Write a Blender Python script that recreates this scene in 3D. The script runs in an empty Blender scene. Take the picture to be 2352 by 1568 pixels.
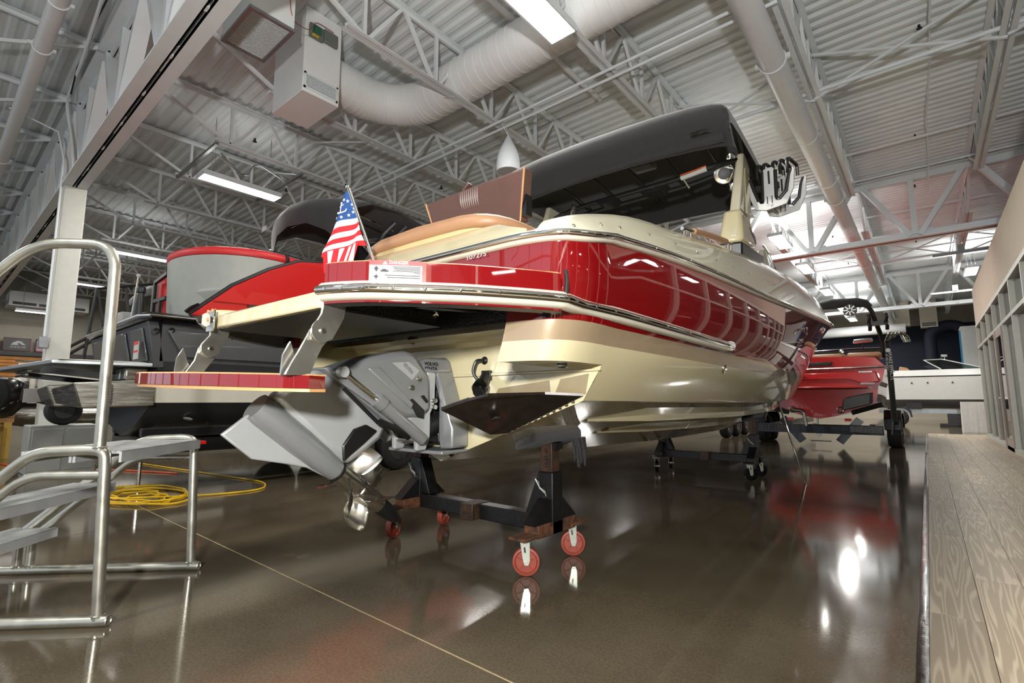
import bpy, bmesh, math, random
from mathutils import Vector, Matrix
random.seed(7)
scn = bpy.context.scene
COL = scn.collection
PI = math.pi

# ---------------------------------------------------------------- camera, world, exposure
FPX, HZ, LVP = 1136.0, 920.0, 2131.0              # focal length, horizon row, aisle vanishing column (2352x1568 frame)
PITCH = math.atan((HZ - 784) / FPX)
YAW = math.atan((LVP - 1176) / math.hypot(FPX, HZ - 784))
camd = bpy.data.cameras.new('camera')
camd.sensor_width = 36.0; camd.sensor_fit = 'HORIZONTAL'
camd.lens = FPX / 2352 * 36.0
camd.clip_start = 0.05; camd.clip_end = 200
cam = bpy.data.objects.new('camera', camd); COL.objects.link(cam)
cam.location = (0, 0, 1.0)
cam.rotation_euler = (PI / 2 + PITCH, 0, YAW)
scn.camera = cam
w = bpy.data.worlds.new('world'); scn.world = w; w.use_nodes = True
w.node_tree.nodes['Background'].inputs[0].default_value = (0.80, 0.88, 1.0, 1)
w.node_tree.nodes['Background'].inputs[1].default_value = .8
scn.view_settings.view_transform = 'Standard'
scn.view_settings.look = 'None'
scn.view_settings.exposure = 0.45
scn.cycles.caustics_reflective = False
scn.cycles.caustics_refractive = False
scn.cycles.max_bounces = 10
scn.view_settings.gamma = 1.0
scn.view_settings.use_curve_mapping = False
LAMP_W = 120.0                                     # watts in each ceiling strip light
LAMP_COL = (1.0, 0.965, 0.91)

# fill daylight enters through an open front, added unseen behind the camera; the portal only guides sampling
pd = bpy.data.lights.new('fill_opening_portal', 'AREA'); pd.shape = 'RECTANGLE'; pd.size = 28.4; pd.size_y = 5.9; pd.cycles.is_portal = True
po = bpy.data.objects.new('fill_opening_portal', pd); COL.objects.link(po); po.location = (-13.0, -7.6, 3.0); po.rotation_euler = (-PI/2, 0, 0)

# the photographer's flash, held a little above and right of the lens: its shadows show on the drive, the hull and the roof deck
fd = bpy.data.lights.new('photographer_flash', 'POINT'); fd.energy = 760.0; fd.shadow_soft_size = .10; fd.color = (1.0, .99, .97)
fo = bpy.data.objects.new('photographer_flash', fd); COL.objects.link(fo); fo.location = (.55, -1.05, 1.60)

# ---------------------------------------------------------------- helpers
def V(*a): return Vector(a[0] if len(a) == 1 else a)
ORIG = {}                                          # world origin of every parent we made

class MB:
    """collects polygons; verts are in world coordinates"""
    def __init__(s): s.v = []; s.f = []; s.m = []
    def add(s, vs, fs, m=0):
        b = len(s.v); s.v += [tuple(p) for p in vs]
        for f in fs: s.f.append(tuple(b + i for i in f)); s.m.append(m)
        return s
    def box(s, a, b, m=0):
        x0, y0, z0 = a; x1, y1, z1 = b
        return s.add([(x0,y0,z0),(x1,y0,z0),(x1,y1,z0),(x0,y1,z0),(x0,y0,z1),(x1,y0,z1),(x1,y1,z1),(x0,y1,z1)],
            [(0,3,2,1),(4,5,6,7),(0,1,5,4),(1,2,6,5),(2,3,7,6),(3,0,4,7)], m)
    def hexa(s, bot, top, m=0):
        n = len(bot)
        return s.add(list(bot) + list(top), [tuple(range(n))[::-1], tuple(range(n, 2*n))] +
            [(i, (i+1) % n, n + (i+1) % n, n + i) for i in range(n)], m)
    def prism(s, poly, off, m=0):
        off = V(off); return s.hexa([V(p) for p in poly], [V(p) + off for p in poly], m)
    def bar(s, p, q, w, h=None, up=(0,0,1), m=0):
        p = V(p); q = V(q); d = (q - p).normalized(); h = h or w
        u = V(up)
        if abs(d.dot(u)) > .98: u = V(0,1,0) if abs(d.y) < .9 else V(1,0,0)
        r = d.cross(u).normalized(); u = r.cross(d)
        c = [r*w/2 + u*h/2, -r*w/2 + u*h/2, -r*w/2 - u*h/2, r*w/2 - u*h/2]
        return s.hexa([p + k for k in c], [q + k for k in c], m)
    def tube(s, pts, r, n=10, m=0, closed=False, caps=True):
        pts = [V(p) for p in pts]; N = len(pts)
        rs = r if isinstance(r, (list, tuple)) else [r] * N
        T = []
        for i in range(N):
            a = pts[i-1] if (i > 0 or closed) else pts[i]; b = pts[(i+1) % N] if (i < N-1 or closed) else pts[i]
            T.append((b - a).normalized() if (b - a).length > 1e-9 else V(0,0,1))
        u = V(0,0,1) if abs(T[0].z) < .9 else V(1,0,0)
        u = (u - T[0]*u.dot(T[0])).normalized()
        vs = []
        for i in range(N):
            u = (u - T[i]*u.dot(T[i])); u = u.normalized() if u.length > 1e-6 else T[i].orthogonal().normalized()
            w_ = T[i].cross(u)
            for k in range(n):
                a = 2*PI*k/n; vs.append(pts[i] + (u*math.cos(a) + w_*math.sin(a))*rs[i])
        fs = []
        for i in range(N if closed else N-1):
            j = (i+1) % N
            for k in range(n): fs.append((i*n+k, i*n+(k+1) % n, j*n+(k+1) % n, j*n+k))
        if caps and not closed: fs += [tuple(range(n))[::-1], tuple(range((N-1)*n, N*n))]
        return s.add(vs, fs, m)
    def cyl(s, p, q, r, n=16, m=0, r2=None): return s.tube([p, q], [r, r if r2 is None else r2], n, m)
    def lathe(s, prof, o, ax=(0,0,1), n=20, m=0, x=None):
        """prof: [(radius, height)] about axis ax through o"""
        o = V(o); ax = V(ax).normalized(); u = ax.orthogonal().normalized() if x is None else V(x).normalized(); w_ = ax.cross(u)
        vs = []
        for r, h in prof:
            for k in range(n):
                a = 2*PI*k/n; vs.append(o + ax*h + (u*math.cos(a) + w_*math.sin(a))*max(r, 1e-4))
        N = len(prof); fs = [(i*n+k, i*n+(k+1) % n, (i+1)*n+(k+1) % n, (i+1)*n+k) for i in range(N-1) for k in range(n)]
        fs += [tuple(range(n))[::-1], tuple(range((N-1)*n, N*n))]
        return s.add(vs, fs, m)
    def torus(s, o, ax, R, r, n=24, k=8, m=0):
        o = V(o); ax = V(ax).normalized(); u = ax.orthogonal().normalized(); w_ = ax.cross(u)
        return s.tube([o + (u*math.cos(2*PI*i/n) + w_*math.sin(2*PI*i/n))*R for i in range(n)], r, k, m, closed=True)
    def grid(s, rows, m=None, close=False):
        """rows: equal-length lists of points; m: int, or f(i,j)->slot"""
        R = len(rows); Cn = len(rows[0]); vs = [p for r in rows for p in r]; b = len(s.v); s.v += [tuple(p) for p in vs]
        for i in range(R-1):
            for j in range(Cn if close else Cn-1):
                k = (j+1) % Cn
                q = (b+i*Cn+j, b+i*Cn+k, b+(i+1)*Cn+k, b+(i+1)*Cn+j)
                s.f.append(q); s.m.append(m(i, j) if callable(m) else (m or 0))
        return s
    def slab(s, rows, off, m=0):
        """a sheet of rows thickened by off(i,j) or a vector"""
        R = len(rows); Cn = len(rows[0])
        o = off if callable(off) else (lambda i, j: V(off))
        top = [[V(p) for p in r] for r in rows]; bot = [[V(rows[i][j]) + o(i, j) for j in range(Cn)] for i in range(R)]
        s.grid(top, m); s.grid([r[::-1] for r in bot], m)
        s.grid([top[0], bot[0]], m); s.grid([bot[-1], top[-1]], m)
        s.grid([[bot[i][0] for i in range(R)], [top[i][0] for i in range(R)]], m)
        s.grid([[top[i][-1] for i in range(R)], [bot[i][-1] for i in range(R)]], m)
        return s
    def mesh(s, name, mats, sharp=35, o=(0,0,0), recalc=True):
        me = bpy.data.meshes.new(name); ox, oy, oz = o
        me.from_pydata([(x-ox, y-oy, z-oz) for x, y, z in s.v], [], s.f)
        for mt in (mats if isinstance(mats, (list, tuple)) else [mats]): me.materials.append(mt)
        me.polygons.foreach_set('material_index', s.m)
        bm = bmesh.new(); bm.from_mesh(me)
        bmesh.ops.remove_doubles(bm, verts=bm.verts, dist=2e-5)
        bmesh.ops.dissolve_degenerate(bm, edges=bm.edges, dist=1e-6)
        if recalc: bmesh.ops.recalc_face_normals(bm, faces=bm.faces)
        bm.to_mesh(me); bm.free()
        me.polygons.foreach_set('use_smooth', [True]*len(me.polygons))
        me.set_sharp_from_angle(angle=math.radians(sharp)); me.update()
        return me
    def build(s, name, mats, parent=None, sharp=35, bevel=0, sub=0, origin=None, recalc=True):
        o = origin or (ORIG[parent.name] if parent else (0,0,0))
        ob = bpy.data.objects.new(name, s.mesh(name, mats, sharp, o, recalc)); COL.objects.link(ob)
        if parent: ob.parent = parent; ob.location = V(o) - V(ORIG[parent.name])
        else: ob.location = o
        ORIG[ob.name] = tuple(o)
        if bevel:
            md = ob.modifiers.new('bevel', 'BEVEL'); md.width = bevel; md.segments = 2; md.limit_method = 'ANGLE'; md.angle_limit = math.radians(40)
        if sub:
            md = ob.modifiers.new('subdivision', 'SUBSURF'); md.levels = sub; md.render_levels = sub
        return ob
def tag(o, label=None, cat=None, group=None, kind=None):
    if label: o['label'] = label
    if cat: o['category'] = cat
    if group: o['group'] = group
    if kind: o['kind'] = kind
    return o
def thing(name, label, cat, loc=(0,0,0), group=None):
    o = bpy.data.objects.new(name, None); COL.objects.link(o); o.location = loc; o.empty_display_size = .1
    ORIG[o.name] = tuple(loc)
    return tag(o, label, cat, group)
def inst(name, me, parent, loc, rot=None, scale=None):
    """one more object of a shared mesh; loc is in world coordinates"""
    ob = bpy.data.objects.new(name, me); COL.objects.link(ob)
    if parent: ob.parent = parent; ob.location = V(loc) - V(ORIG[parent.name])
    else: ob.location = loc
    ORIG[ob.name] = tuple(loc)
    if rot is not None:
        ob.rotation_mode = 'QUATERNION'; ob.rotation_quaternion = rot if not isinstance(rot, (tuple, list)) else Matrix.Rotation(0,3,'X').to_quaternion()
    if scale: ob.scale = scale
    return ob
def look(zdir, xdir=None):
    """quaternion whose local z is zdir (and local x near xdir)"""
    z = V(zdir).normalized(); x = V(xdir) if xdir is not None else z.orthogonal()
    x = (x - z*x.dot(z)).normalized(); y = z.cross(x)
    return Matrix((x, y, z)).transposed().to_quaternion()
def copy_tree(o, loc=None, parent=None):
    c = o.copy(); COL.objects.link(c); c.parent = parent
    if loc is not None: c.location = loc
    ORIG[c.name] = tuple(c.location)
    for ch in o.children:
        copy_tree(ch, None, c)
    return c
def mono(pts):
    xs = [float(p[0]) for p in pts]; ys = [float(p[1]) for p in pts]; n = len(xs)
    h = [xs[i+1]-xs[i] for i in range(n-1)]; d = [(ys[i+1]-ys[i])/h[i] for i in range(n-1)]
    m = [d[0]] + [0 if d[i-1]*d[i] <= 0 else 3*(h[i-1]+h[i])/((2*h[i]+h[i-1])/d[i-1]+(h[i]+2*h[i-1])/d[i]) for i in range(1, n-1)] + [d[-1]]
    def f(x):
        x = min(max(x, xs[0]), xs[-1]); i = 0
        while i < n-2 and x > xs[i+1]: i += 1
        t = (x-xs[i])/h[i]
        return (2*t**3-3*t*t+1)*ys[i]+(t**3-2*t*t+t)*h[i]*m[i]+(-2*t**3+3*t*t)*ys[i+1]+(t**3-t*t)*h[i]*m[i+1]
    return f
def arc(c, a, b, r0, r1, n):                      # points c + a*cos + b*sin
    c = V(c); a = V(a); b = V(b); return [c + a*math.cos(r0+(r1-r0)*i/n) + b*math.sin(r0+(r1-r0)*i/n) for i in range(n+1)]
def rounded(pts, r, n=5):
    """polyline with its inner corners rounded to radius r"""
    pts = [V(p) for p in pts]; out = [pts[0]]
    for i in range(1, len(pts)-1):
        p, a, b = pts[i], (pts[i-1]-pts[i]), (pts[i+1]-pts[i]); ra = min(r, a.length*.49, b.length*.49)
        a = a.normalized()*ra; b = b.normalized()*ra
        for k in range(n+1):
            t = k/n; out.append((p+a)*(1-t)**2 + p*2*t*(1-t) + (p+b)*t*t)
    return out + [pts[-1]]
def catmull(pts, n=4):
    pts = [V(*p, 0) if len(p) == 2 else V(p) for p in pts]; out = []
    for i in range(len(pts)-1):
        a, b, c, d = pts[max(i-1, 0)], pts[i], pts[i+1], pts[min(i+2, len(pts)-1)]
        for k in range(n):
            t = k/n; q = .5*((2*b)+(c-a)*t+(2*a-5*b+4*c-d)*t*t+(3*b-a-3*c+d)*t**3); out.append((q.x, q.y))
    return out + [(pts[-1].x, pts[-1].y)]
def text(name, body, size, mat, parent, loc, xdir, updir, ext=.0008, align='CENTER', bold=0, wide=1.0):
    """flat lettering as a mesh; xdir is the reading direction"""
    cu = bpy.data.curves.new(name, 'FONT'); cu.body = body; cu.size = size; cu.extrude = ext; cu.align_x = align; cu.align_y = 'CENTER'; cu.offset = bold; cu.resolution_u = 3
    tmp = bpy.data.objects.new('tmp', cu); COL.objects.link(tmp)
    bpy.context.view_layer.update()
    me = bpy.data.meshes.new_from_object(tmp.evaluated_get(bpy.context.evaluated_depsgraph_get()))
    bpy.data.objects.remove(tmp); bpy.data.curves.remove(cu)
    me.name = name; me.materials.clear(); me.materials.append(mat)
    x = V(xdir).normalized(); u = V(updir); u = (u - x*u.dot(x)).normalized(); z = x.cross(u)
    return inst(name, me, parent, loc, Matrix((x, u, z)).transposed().to_quaternion(), (wide, 1, 1))

# ---------------------------------------------------------------- materials
def lin(c):
    c = c/255.0; return c/12.92 if c <= .04045 else ((c+.055)/1.055)**2.4
def M(name, rgb, rough=.5, metal=0.0, coat=0.0, var=.06, scale=9.0, bump=0.0, bscale=60.0, spec=.5, rvar=0.0, aniso=None, rgb2=None, stretch=None, sheen=0):
    m = bpy.data.materials.new(name); m.use_nodes = True; nt = m.node_tree; N = nt.nodes; Lk = nt.links
    b = N['Principled BSDF']; b.inputs['Roughness'].default_value = rough; b.inputs['Metallic'].default_value = metal
    b.inputs['Coat Weight'].default_value = coat; b.inputs['Coat Roughness'].default_value = .02
    b.inputs['Specular IOR Level'].default_value = spec
    if sheen: b.inputs['Sheen Weight'].default_value = sheen
    c = [lin(k) for k in rgb]; c2 = [lin(k) for k in rgb2] if rgb2 else [min(1, k*(1+var)) for k in c]; c1 = c if rgb2 else [k*(1-var) for k in c]
    tc = N.new('ShaderNodeTexCoord'); mp = N.new('ShaderNodeMapping'); Lk.new(tc.outputs['Object'], mp.inputs[0])
    if stretch: mp.inputs['Scale'].default_value = stretch
    nz = N.new('ShaderNodeTexNoise'); nz.inputs['Scale'].default_value = scale; nz.inputs['Detail'].default_value = 5; Lk.new(mp.outputs[0], nz.inputs['Vector'])
    mx = N.new('ShaderNodeMix'); mx.data_type = 'RGBA'
    mx.inputs[6].default_value = (*c1, 1); mx.inputs[7].default_value = (*c2, 1)
    rp = N.new('ShaderNodeMapRange'); rp.inputs['From Min'].default_value = .3; rp.inputs['From Max'].default_value = .7; Lk.new(nz.outputs[0], rp.inputs[0])
    Lk.new(rp.outputs[0], mx.inputs[0]); Lk.new(mx.outputs[2], b.inputs['Base Color'])
    if rvar:
        r2 = N.new('ShaderNodeMapRange'); r2.inputs['To Min'].default_value = max(.01, rough-rvar); r2.inputs['To Max'].default_value = rough+rvar
        Lk.new(rp.outputs[0], r2.inputs[0]); Lk.new(r2.outputs[0], b.inputs['Roughness'])
    if bump:
        n2 = N.new('ShaderNodeTexNoise'); n2.inputs['Scale'].default_value = bscale; n2.inputs['Detail'].default_value = 4; Lk.new(mp.outputs[0], n2.inputs['Vector'])
        bp = N.new('ShaderNodeBump'); bp.inputs['Strength'].default_value = bump; bp.inputs['Distance'].default_value = .01
        Lk.new(n2.outputs[0], bp.inputs['Height']); Lk.new(bp.outputs[0], b.inputs['Normal'])
    return m
def emis(name, rgb, s):
    m = bpy.data.materials.new(name); m.use_nodes = True; N = m.node_tree.nodes; b = N['Principled BSDF']
    b.inputs['Base Color'].default_value = (.9,.9,.9,1); b.inputs['Emission Color'].default_value = (*rgb, 1); b.inputs['Emission Strength'].default_value = s
    return m
def glass(name, rgb, a=.25, rough=.02):
    """thin tinted pane: see-through with a mirror sheen"""
    m = bpy.data.materials.new(name); m.use_nodes = True; nt = m.node_tree; N = nt.nodes; N.clear()
    o = N.new('ShaderNodeOutputMaterial'); t = N.new('ShaderNodeBsdfTransparent'); g = N.new('ShaderNodeBsdfGlossy'); f = N.new('ShaderNodeFresnel'); x = N.new('ShaderNodeMixShader')
    c = [lin(k) for k in rgb]; t.inputs[0].default_value = (*c, 1); g.inputs['Roughness'].default_value = rough; g.inputs[0].default_value = (.9,.9,.9,1); f.inputs[0].default_value = 1.5
    ad = N.new('ShaderNodeMath'); ad.operation = 'ADD'; ad.inputs[1].default_value = a*.2; nt.links.new(f.outputs[0], ad.inputs[0])
    nt.links.new(ad.outputs[0], x.inputs[0]); nt.links.new(t.outputs[0], x.inputs[1]); nt.links.new(g.outputs[0], x.inputs[2]); nt.links.new(x.outputs[0], o.inputs[0])
    return m
m_white = M('painted_steel', (218,223,226), .55, var=.04, scale=3)
m_deck = M('roof_deck_paint', (216,222,225), .6, var=.05, scale=2)
m_duct = M('duct_white', (226,228,228), .5, var=.03, scale=3, bump=.03, bscale=30)
m_pipe = M('pipe_white', (212,213,214), .4, var=.03)
m_galv = M('galvanized', (150,154,156), .35, .8, var=.1)
m_wall = M('wall_paint_beige', (196,186,168), .8, var=.03, scale=2)
m_wallw = M('wall_white_block', (152,147,134), .85, var=.05, scale=3)
m_navy = M('wall_navy', (24,30,46), .8, var=.1)
m_alum_frame = M('window_frame_grey', (178,178,168), .45, .2, var=.04)
m_black = M('black_plastic', (14,14,15), .4, var=.2)
m_blackgloss = M('black_gloss', (10,10,11), .16, coat=.25, var=.1, spec=.35)
m_gasket = M('black_gasket', (18,17,16), .6)
m_rubber = M('tyre_rubber', (24,24,24), .75, var=.2, scale=30, bump=.2, bscale=80)
m_chrome = M('polished_stainless', (215,212,205), .06, 1.0, var=.02)
m_steel = M('brushed_stainless', (170,168,160), .25, 1.0, var=.1, scale=4, stretch=(1,1,14), rvar=.06)
m_alu = M('aluminium_tube', (186,184,172), .34, .92, var=.1, scale=12, rvar=.08, bump=.02, bscale=25)
m_alutread = M('aluminium_tread', (190,192,192), .42, .55, var=.1, scale=8, stretch=(1,1,1), rvar=.08)
m_red = M('gelcoat_red', (108,4,8), .55, .0, coat=1.0, var=.05, scale=120, spec=.05)
m_red.node_tree.nodes['Principled BSDF'].inputs['Coat IOR'].default_value = 1.8
m_redplat = m_red
m_tan = M('gelcoat_tan', (158,138,112), .25, .25, coat=1.0, var=.03)
m_cream = M('gelcoat_cream', (196,186,150), .25, 0, coat=.9, var=.02, scale=2)
m_creamd = M('gelcoat_cream_deck', (198,192,168), .3, 0, coat=.7, var=.02, scale=2)
m_rubwhite = M('rub_rail_white', (186,181,166), .35, var=.02)
m_liner = M('black_spray_liner', (12,12,13), .38, var=.3, scale=60, bump=.5, bscale=120)
m_teak = M('tan_nosing', (198,150,100), .5, var=.08, scale=20)
m_vinyl = M('vinyl_caramel', (160,120,88), .45, var=.04, bump=.06, bscale=180)
m_cork = M('pad_base_beige', (188,170,122), .6, var=.05, bump=.06, bscale=90)
m_brown = M('vinyl_brown', (92,66,58), .42, var=.05, bump=.08, bscale=160)
m_canvas = M('canvas_black', (30,30,32), .9, var=.12, scale=30, bump=.25, bscale=240, sheen=.2)
m_drive = M('drive_grey_paint', (128,130,131), .32, .35, coat=.35, var=.04)
m_drivel = M('drive_light_grey', (164,166,166), .32, .3, coat=.35, var=.04)
m_prop = M('propeller_steel', (186,182,174), .22, 1.0, var=.05, rvar=.04)
m_tab = M('trim_tab_black', (40,34,29), .3, .3, coat=.3, var=.3, scale=25)
m_stand = M('stand_black_paint', (16,15,15), .42, .2, var=.5, scale=14, bump=.2, bscale=40)
m_rust = M('rusty_steel', (28,22,18), .8, .1, rgb2=(104,62,30), scale=22, bump=.4, bscale=50)
m_rust2 = M('rusty_worn_steel', (22,19,17), .6, .2, rgb2=(70,44,28), scale=16, bump=.3, bscale=50)
m_caster = M('caster_red', (134,56,40), .5, var=.12, scale=20, bump=.1)
m_zinc = M('zinc_plate', (196,198,186), .3, .7, var=.08)
m_carpet = M('black_bunk_carpet', (12,12,13), .95, var=.4, scale=90, bump=.8, bscale=160, sheen=.2)
m_yellow = M('cord_yellow', (214,170,20), .5, var=.05)
m_orange = M('cord_orange', (206,84,36), .5)
m_paper = M('label_white', (172,172,170), .8, var=.01, spec=.15)
m_ink = M('ink_black', (16,16,18), .6)
m_inkred = M('ink_red', (206,34,28), .5)
m_flagr = M('flag_red', (196,28,38), .8, bump=.1, bscale=140)
m_flagw = M('flag_white', (222,222,222), .8, bump=.1, bscale=140)
m_flagb = M('flag_blue', (28,70,130), .8, bump=.1, bscale=140)
m_red2 = M('hull_red_bright', (180,16,14), .3, 0, coat=.9, var=.03)
m_redv = M('vinyl_red', (188,32,34), .5, var=.05)
m_grey = M('vinyl_grey', (146,148,142), .5, var=.04, bump=.04, bscale=120)
m_greyd = M('hull_dark_grey', (70,72,74), .3, .2, coat=.5, var=.04)
m_greyl = M('hull_pale_grey', (196,192,178), .3, 0, coat=.5, var=.03)
m_char = M('panel_charcoal', (44,45,47), .5, var=.06)
m_lens = emis('lamp_lens', (1, .97, .92), 14.0)
m_whiteboat = M('gelcoat_white', (226,226,222), .25, 0, coat=.8, var=.02)
m_greyboat = M('gelcoat_light_grey', (172,174,176), .25, 0, coat=.8, var=.02)
m_redlens = M('lens_red', (190,16,14), .2, coat=.5)
m_orangewall = M('slatwall_orange', (186,120,48), .6, var=.15, scale=6, stretch=(1,1,.2))
m_woodbox = M('pallet_wood', (150,112,66), .7, var=.15, scale=8, stretch=(1,8,1))
m_glassg = glass('windshield_glass', (112,146,130), .3)
m_colpaint = M('column_grey', (196,197,188), .5, var=.03)
m_glassw = glass('office_glass', (205,210,205), .3)
m_plasticw = M('cloth_white', (216,216,214), .7, var=.04)
m_pewter = M('letters_grey', (70,66,66), .35, .5)
# ================================================================ the room
def floor_mat():
    m = M('polished_concrete', (66,57,45), .16, var=.0); nt = m.node_tree; N = nt.nodes; Lk = nt.links; b = N['Principled BSDF']
    tc = N.new('ShaderNodeTexCoord'); n1 = N.new('ShaderNodeTexNoise'); n1.inputs['Scale'].default_value = .55; n1.inputs['Detail'].default_value = 7; n1.inputs['Roughness'].default_value = .62
    n2 = N.new('ShaderNodeTexNoise'); n2.inputs['Scale'].default_value = 90; n2.inputs['Detail'].default_value = 3
    ge = N.new('ShaderNodeNewGeometry'); Lk.new(ge.outputs['Position'], n1.inputs['Vector']); Lk.new(ge.outputs['Position'], n2.inputs['Vector'])
    cr = N.new('ShaderNodeValToRGB'); e = cr.color_ramp.elements; e[0].position = .32; e[0].color = (.052,.041,.027,1); e[1].position = .72; e[1].color = (.125,.100,.066,1)
    Lk.new(n1.outputs[0], cr.inputs[0])
    mx = N.new('ShaderNodeMix'); mx.data_type = 'RGBA'; mx.blend_type = 'OVERLAY'; mx.inputs[0].default_value = .45
    Lk.new(cr.outputs[0], mx.inputs[6]); Lk.new(n2.outputs[0], mx.inputs[7])
    # pale worn flecks in the concrete
    n3 = N.new('ShaderNodeTexNoise'); n3.inputs['Scale'].default_value = 2.6; n3.inputs['Detail'].default_value = 5; Lk.new(ge.outputs['Position'], n3.inputs['Vector'])
    r3 = N.new('ShaderNodeMapRange'); r3.inputs['From Min'].default_value = .70; r3.inputs['From Max'].default_value = .76; r3.inputs['To Max'].default_value = .55; Lk.new(n3.outputs[0], r3.inputs[0])
    m2 = N.new('ShaderNodeMix'); m2.data_type = 'RGBA'; m2.inputs[7].default_value = (.17,.15,.10,1); Lk.new(r3.outputs[0], m2.inputs[0]); Lk.new(mx.outputs[2], m2.inputs[6])
    Lk.new(m2.outputs[2], b.inputs['Base Color'])
    rr = N.new('ShaderNodeMapRange'); rr.inputs['To Min'].default_value = .03; rr.inputs['To Max'].default_value = .15; Lk.new(n1.outputs[0], rr.inputs[0]); Lk.new(rr.outputs[0], b.inputs['Roughness'])
    bp = N.new('ShaderNodeBump'); bp.inputs['Strength'].default_value = .012; bp.inputs['Distance'].default_value = .004; Lk.new(n2.outputs[0], bp.inputs['Height']); Lk.new(bp.outputs[0], b.inputs['Normal'])
    return m
m_floor = floor_mat()
m_joint = M('joint_filler', (168,150,116), .6, var=.15, scale=30)
def wood_mat():
    m = M('oak_plank_greige', (146,130,110), .42, var=.0); nt = m.node_tree; N = nt.nodes; Lk = nt.links; b = N['Principled BSDF']
    ge = N.new('ShaderNodeNewGeometry'); oi = N.new('ShaderNodeObjectInfo'); mp = N.new('ShaderNodeMapping'); mp.inputs['Scale'].default_value = (9.0, .42, 1)
    ad = N.new('ShaderNodeVectorMath'); ad.operation = 'ADD'; sc = N.new('ShaderNodeVectorMath'); sc.operation = 'SCALE'; sc.inputs['Scale'].default_value = 37
    cb = N.new('ShaderNodeCombineXYZ'); Lk.new(oi.outputs['Random'], cb.inputs[0]); Lk.new(oi.outputs['Random'], cb.inputs[1]); Lk.new(cb.outputs[0], sc.inputs[0])
    Lk.new(ge.outputs['Position'], mp.inputs[0]); Lk.new(mp.outputs[0], ad.inputs[0]); Lk.new(sc.outputs[0], ad.inputs[1])
    n1 = N.new('ShaderNodeTexNoise'); n1.inputs['Scale'].default_value = 1.0; n1.inputs['Detail'].default_value = 2; Lk.new(ad.outputs[0], n1.inputs['Vector'])
    mu = N.new('ShaderNodeMath'); mu.operation = 'MULTIPLY'; mu.inputs[1].default_value = 85; Lk.new(n1.outputs[0], mu.inputs[0])
    si = N.new('ShaderNodeMath'); si.operation = 'SINE'; Lk.new(mu.outputs[0], si.inputs[0])
    cr = N.new('ShaderNodeValToRGB'); e = cr.color_ramp.elements; e[0].position = .45; e[0].color = (.27,.215,.145,1); e[1].position = 1.0; e[1].color = (.42,.35,.25,1)
    r = N.new('ShaderNodeMapRange'); r.inputs['From Min'].default_value = -1; Lk.new(si.outputs[0], r.inputs[0]); Lk.new(r.outputs[0], cr.inputs[0])
    hv = N.new('ShaderNodeHueSaturation'); vr = N.new('ShaderNodeMapRange'); vr.inputs['To Min'].default_value = .82; vr.inputs['To Max'].default_value = 1.12
    Lk.new(oi.outputs['Random'], vr.inputs[0]); Lk.new(vr.outputs[0], hv.inputs['Value']); Lk.new(cr.outputs[0], hv.inputs['Color']); Lk.new(hv.outputs[0], b.inputs['Base Color'])
    bp = N.new('ShaderNodeBump'); bp.inputs['Strength'].default_value = .12; bp.inputs['Distance'].default_value = .003; Lk.new(r.outputs[0], bp.inputs['Height']); Lk.new(bp.outputs[0], b.inputs['Normal'])
    return m
m_wood = wood_mat()
# ---- floor: saw-cut slabs over a paler joint filler
floor = tag(MB().box((-27.2,-7.8,-.2), (9,34.6,-.0025)).build('floor', m_joint), kind='structure')
xs = [-27.2] + [-5.0+4.6*k for k in range(-4, 1)] + [-.4+.29]; ys = [-14] + [1.46+4.6*k for k in range(-3, 8)] + [34.6]
xs = [-27.2, -23.4, -18.8, -14.2, -9.6, -5.0, -.11]; 
for i in range(len(xs)-1):
    for j in range(len(ys)-1):
        g = .005; MB().box((xs[i]+g, ys[j]+g, -.03), (xs[i+1]-(g if i < len(xs)-2 else 0), ys[j+1]-g, 0)).build('slab', m_floor, floor)
MB().box((-.11,19.9,-.03), (9,34.6,0)).build('slab', m_floor, floor)
# ---- raised wood walkway along the offices
walk = tag(MB().box((-.07,-6,0), (1.30,19.85,.006)).build('floor_wood', m_gasket), kind='structure')
pw, plen = .192, 1.83
for r in range(7):
    x0 = -.07 + r*pw; y = -6 - [0, 1.1, .45, 1.5, .8, .2, 1.3][r]
    while y < 19.85:
        a, b_ = max(y, -6), min(y+plen, 19.85); y += plen
        if b_-a > .1: MB().box((x0+.0012, a+.0012, .003), (min(x0+pw, 1.28)-.0012, b_-.0012, .016)).build('plank', m_wood, walk)
m_trimx = M('black_rubber_edge', (22,20,19), .25, coat=.4, var=.4, scale=12, bump=.5, bscale=14)
mb = MB(); prof = [(-.112,.0),(-.108,.010),(-.09,.017),(-.07,.019),(-.068,.0)]
mb.grid([[(x, y, z) for x, z in prof] for y in (-6, 0, 6, 12, 19.85)], 0)
tag(mb.build('trim_1', m_trimx, recalc=True), kind='structure')
MB().box((1.31,-7.8,-.03), (8,19.5,.012)).build('slab', m_wood, floor)

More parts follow.
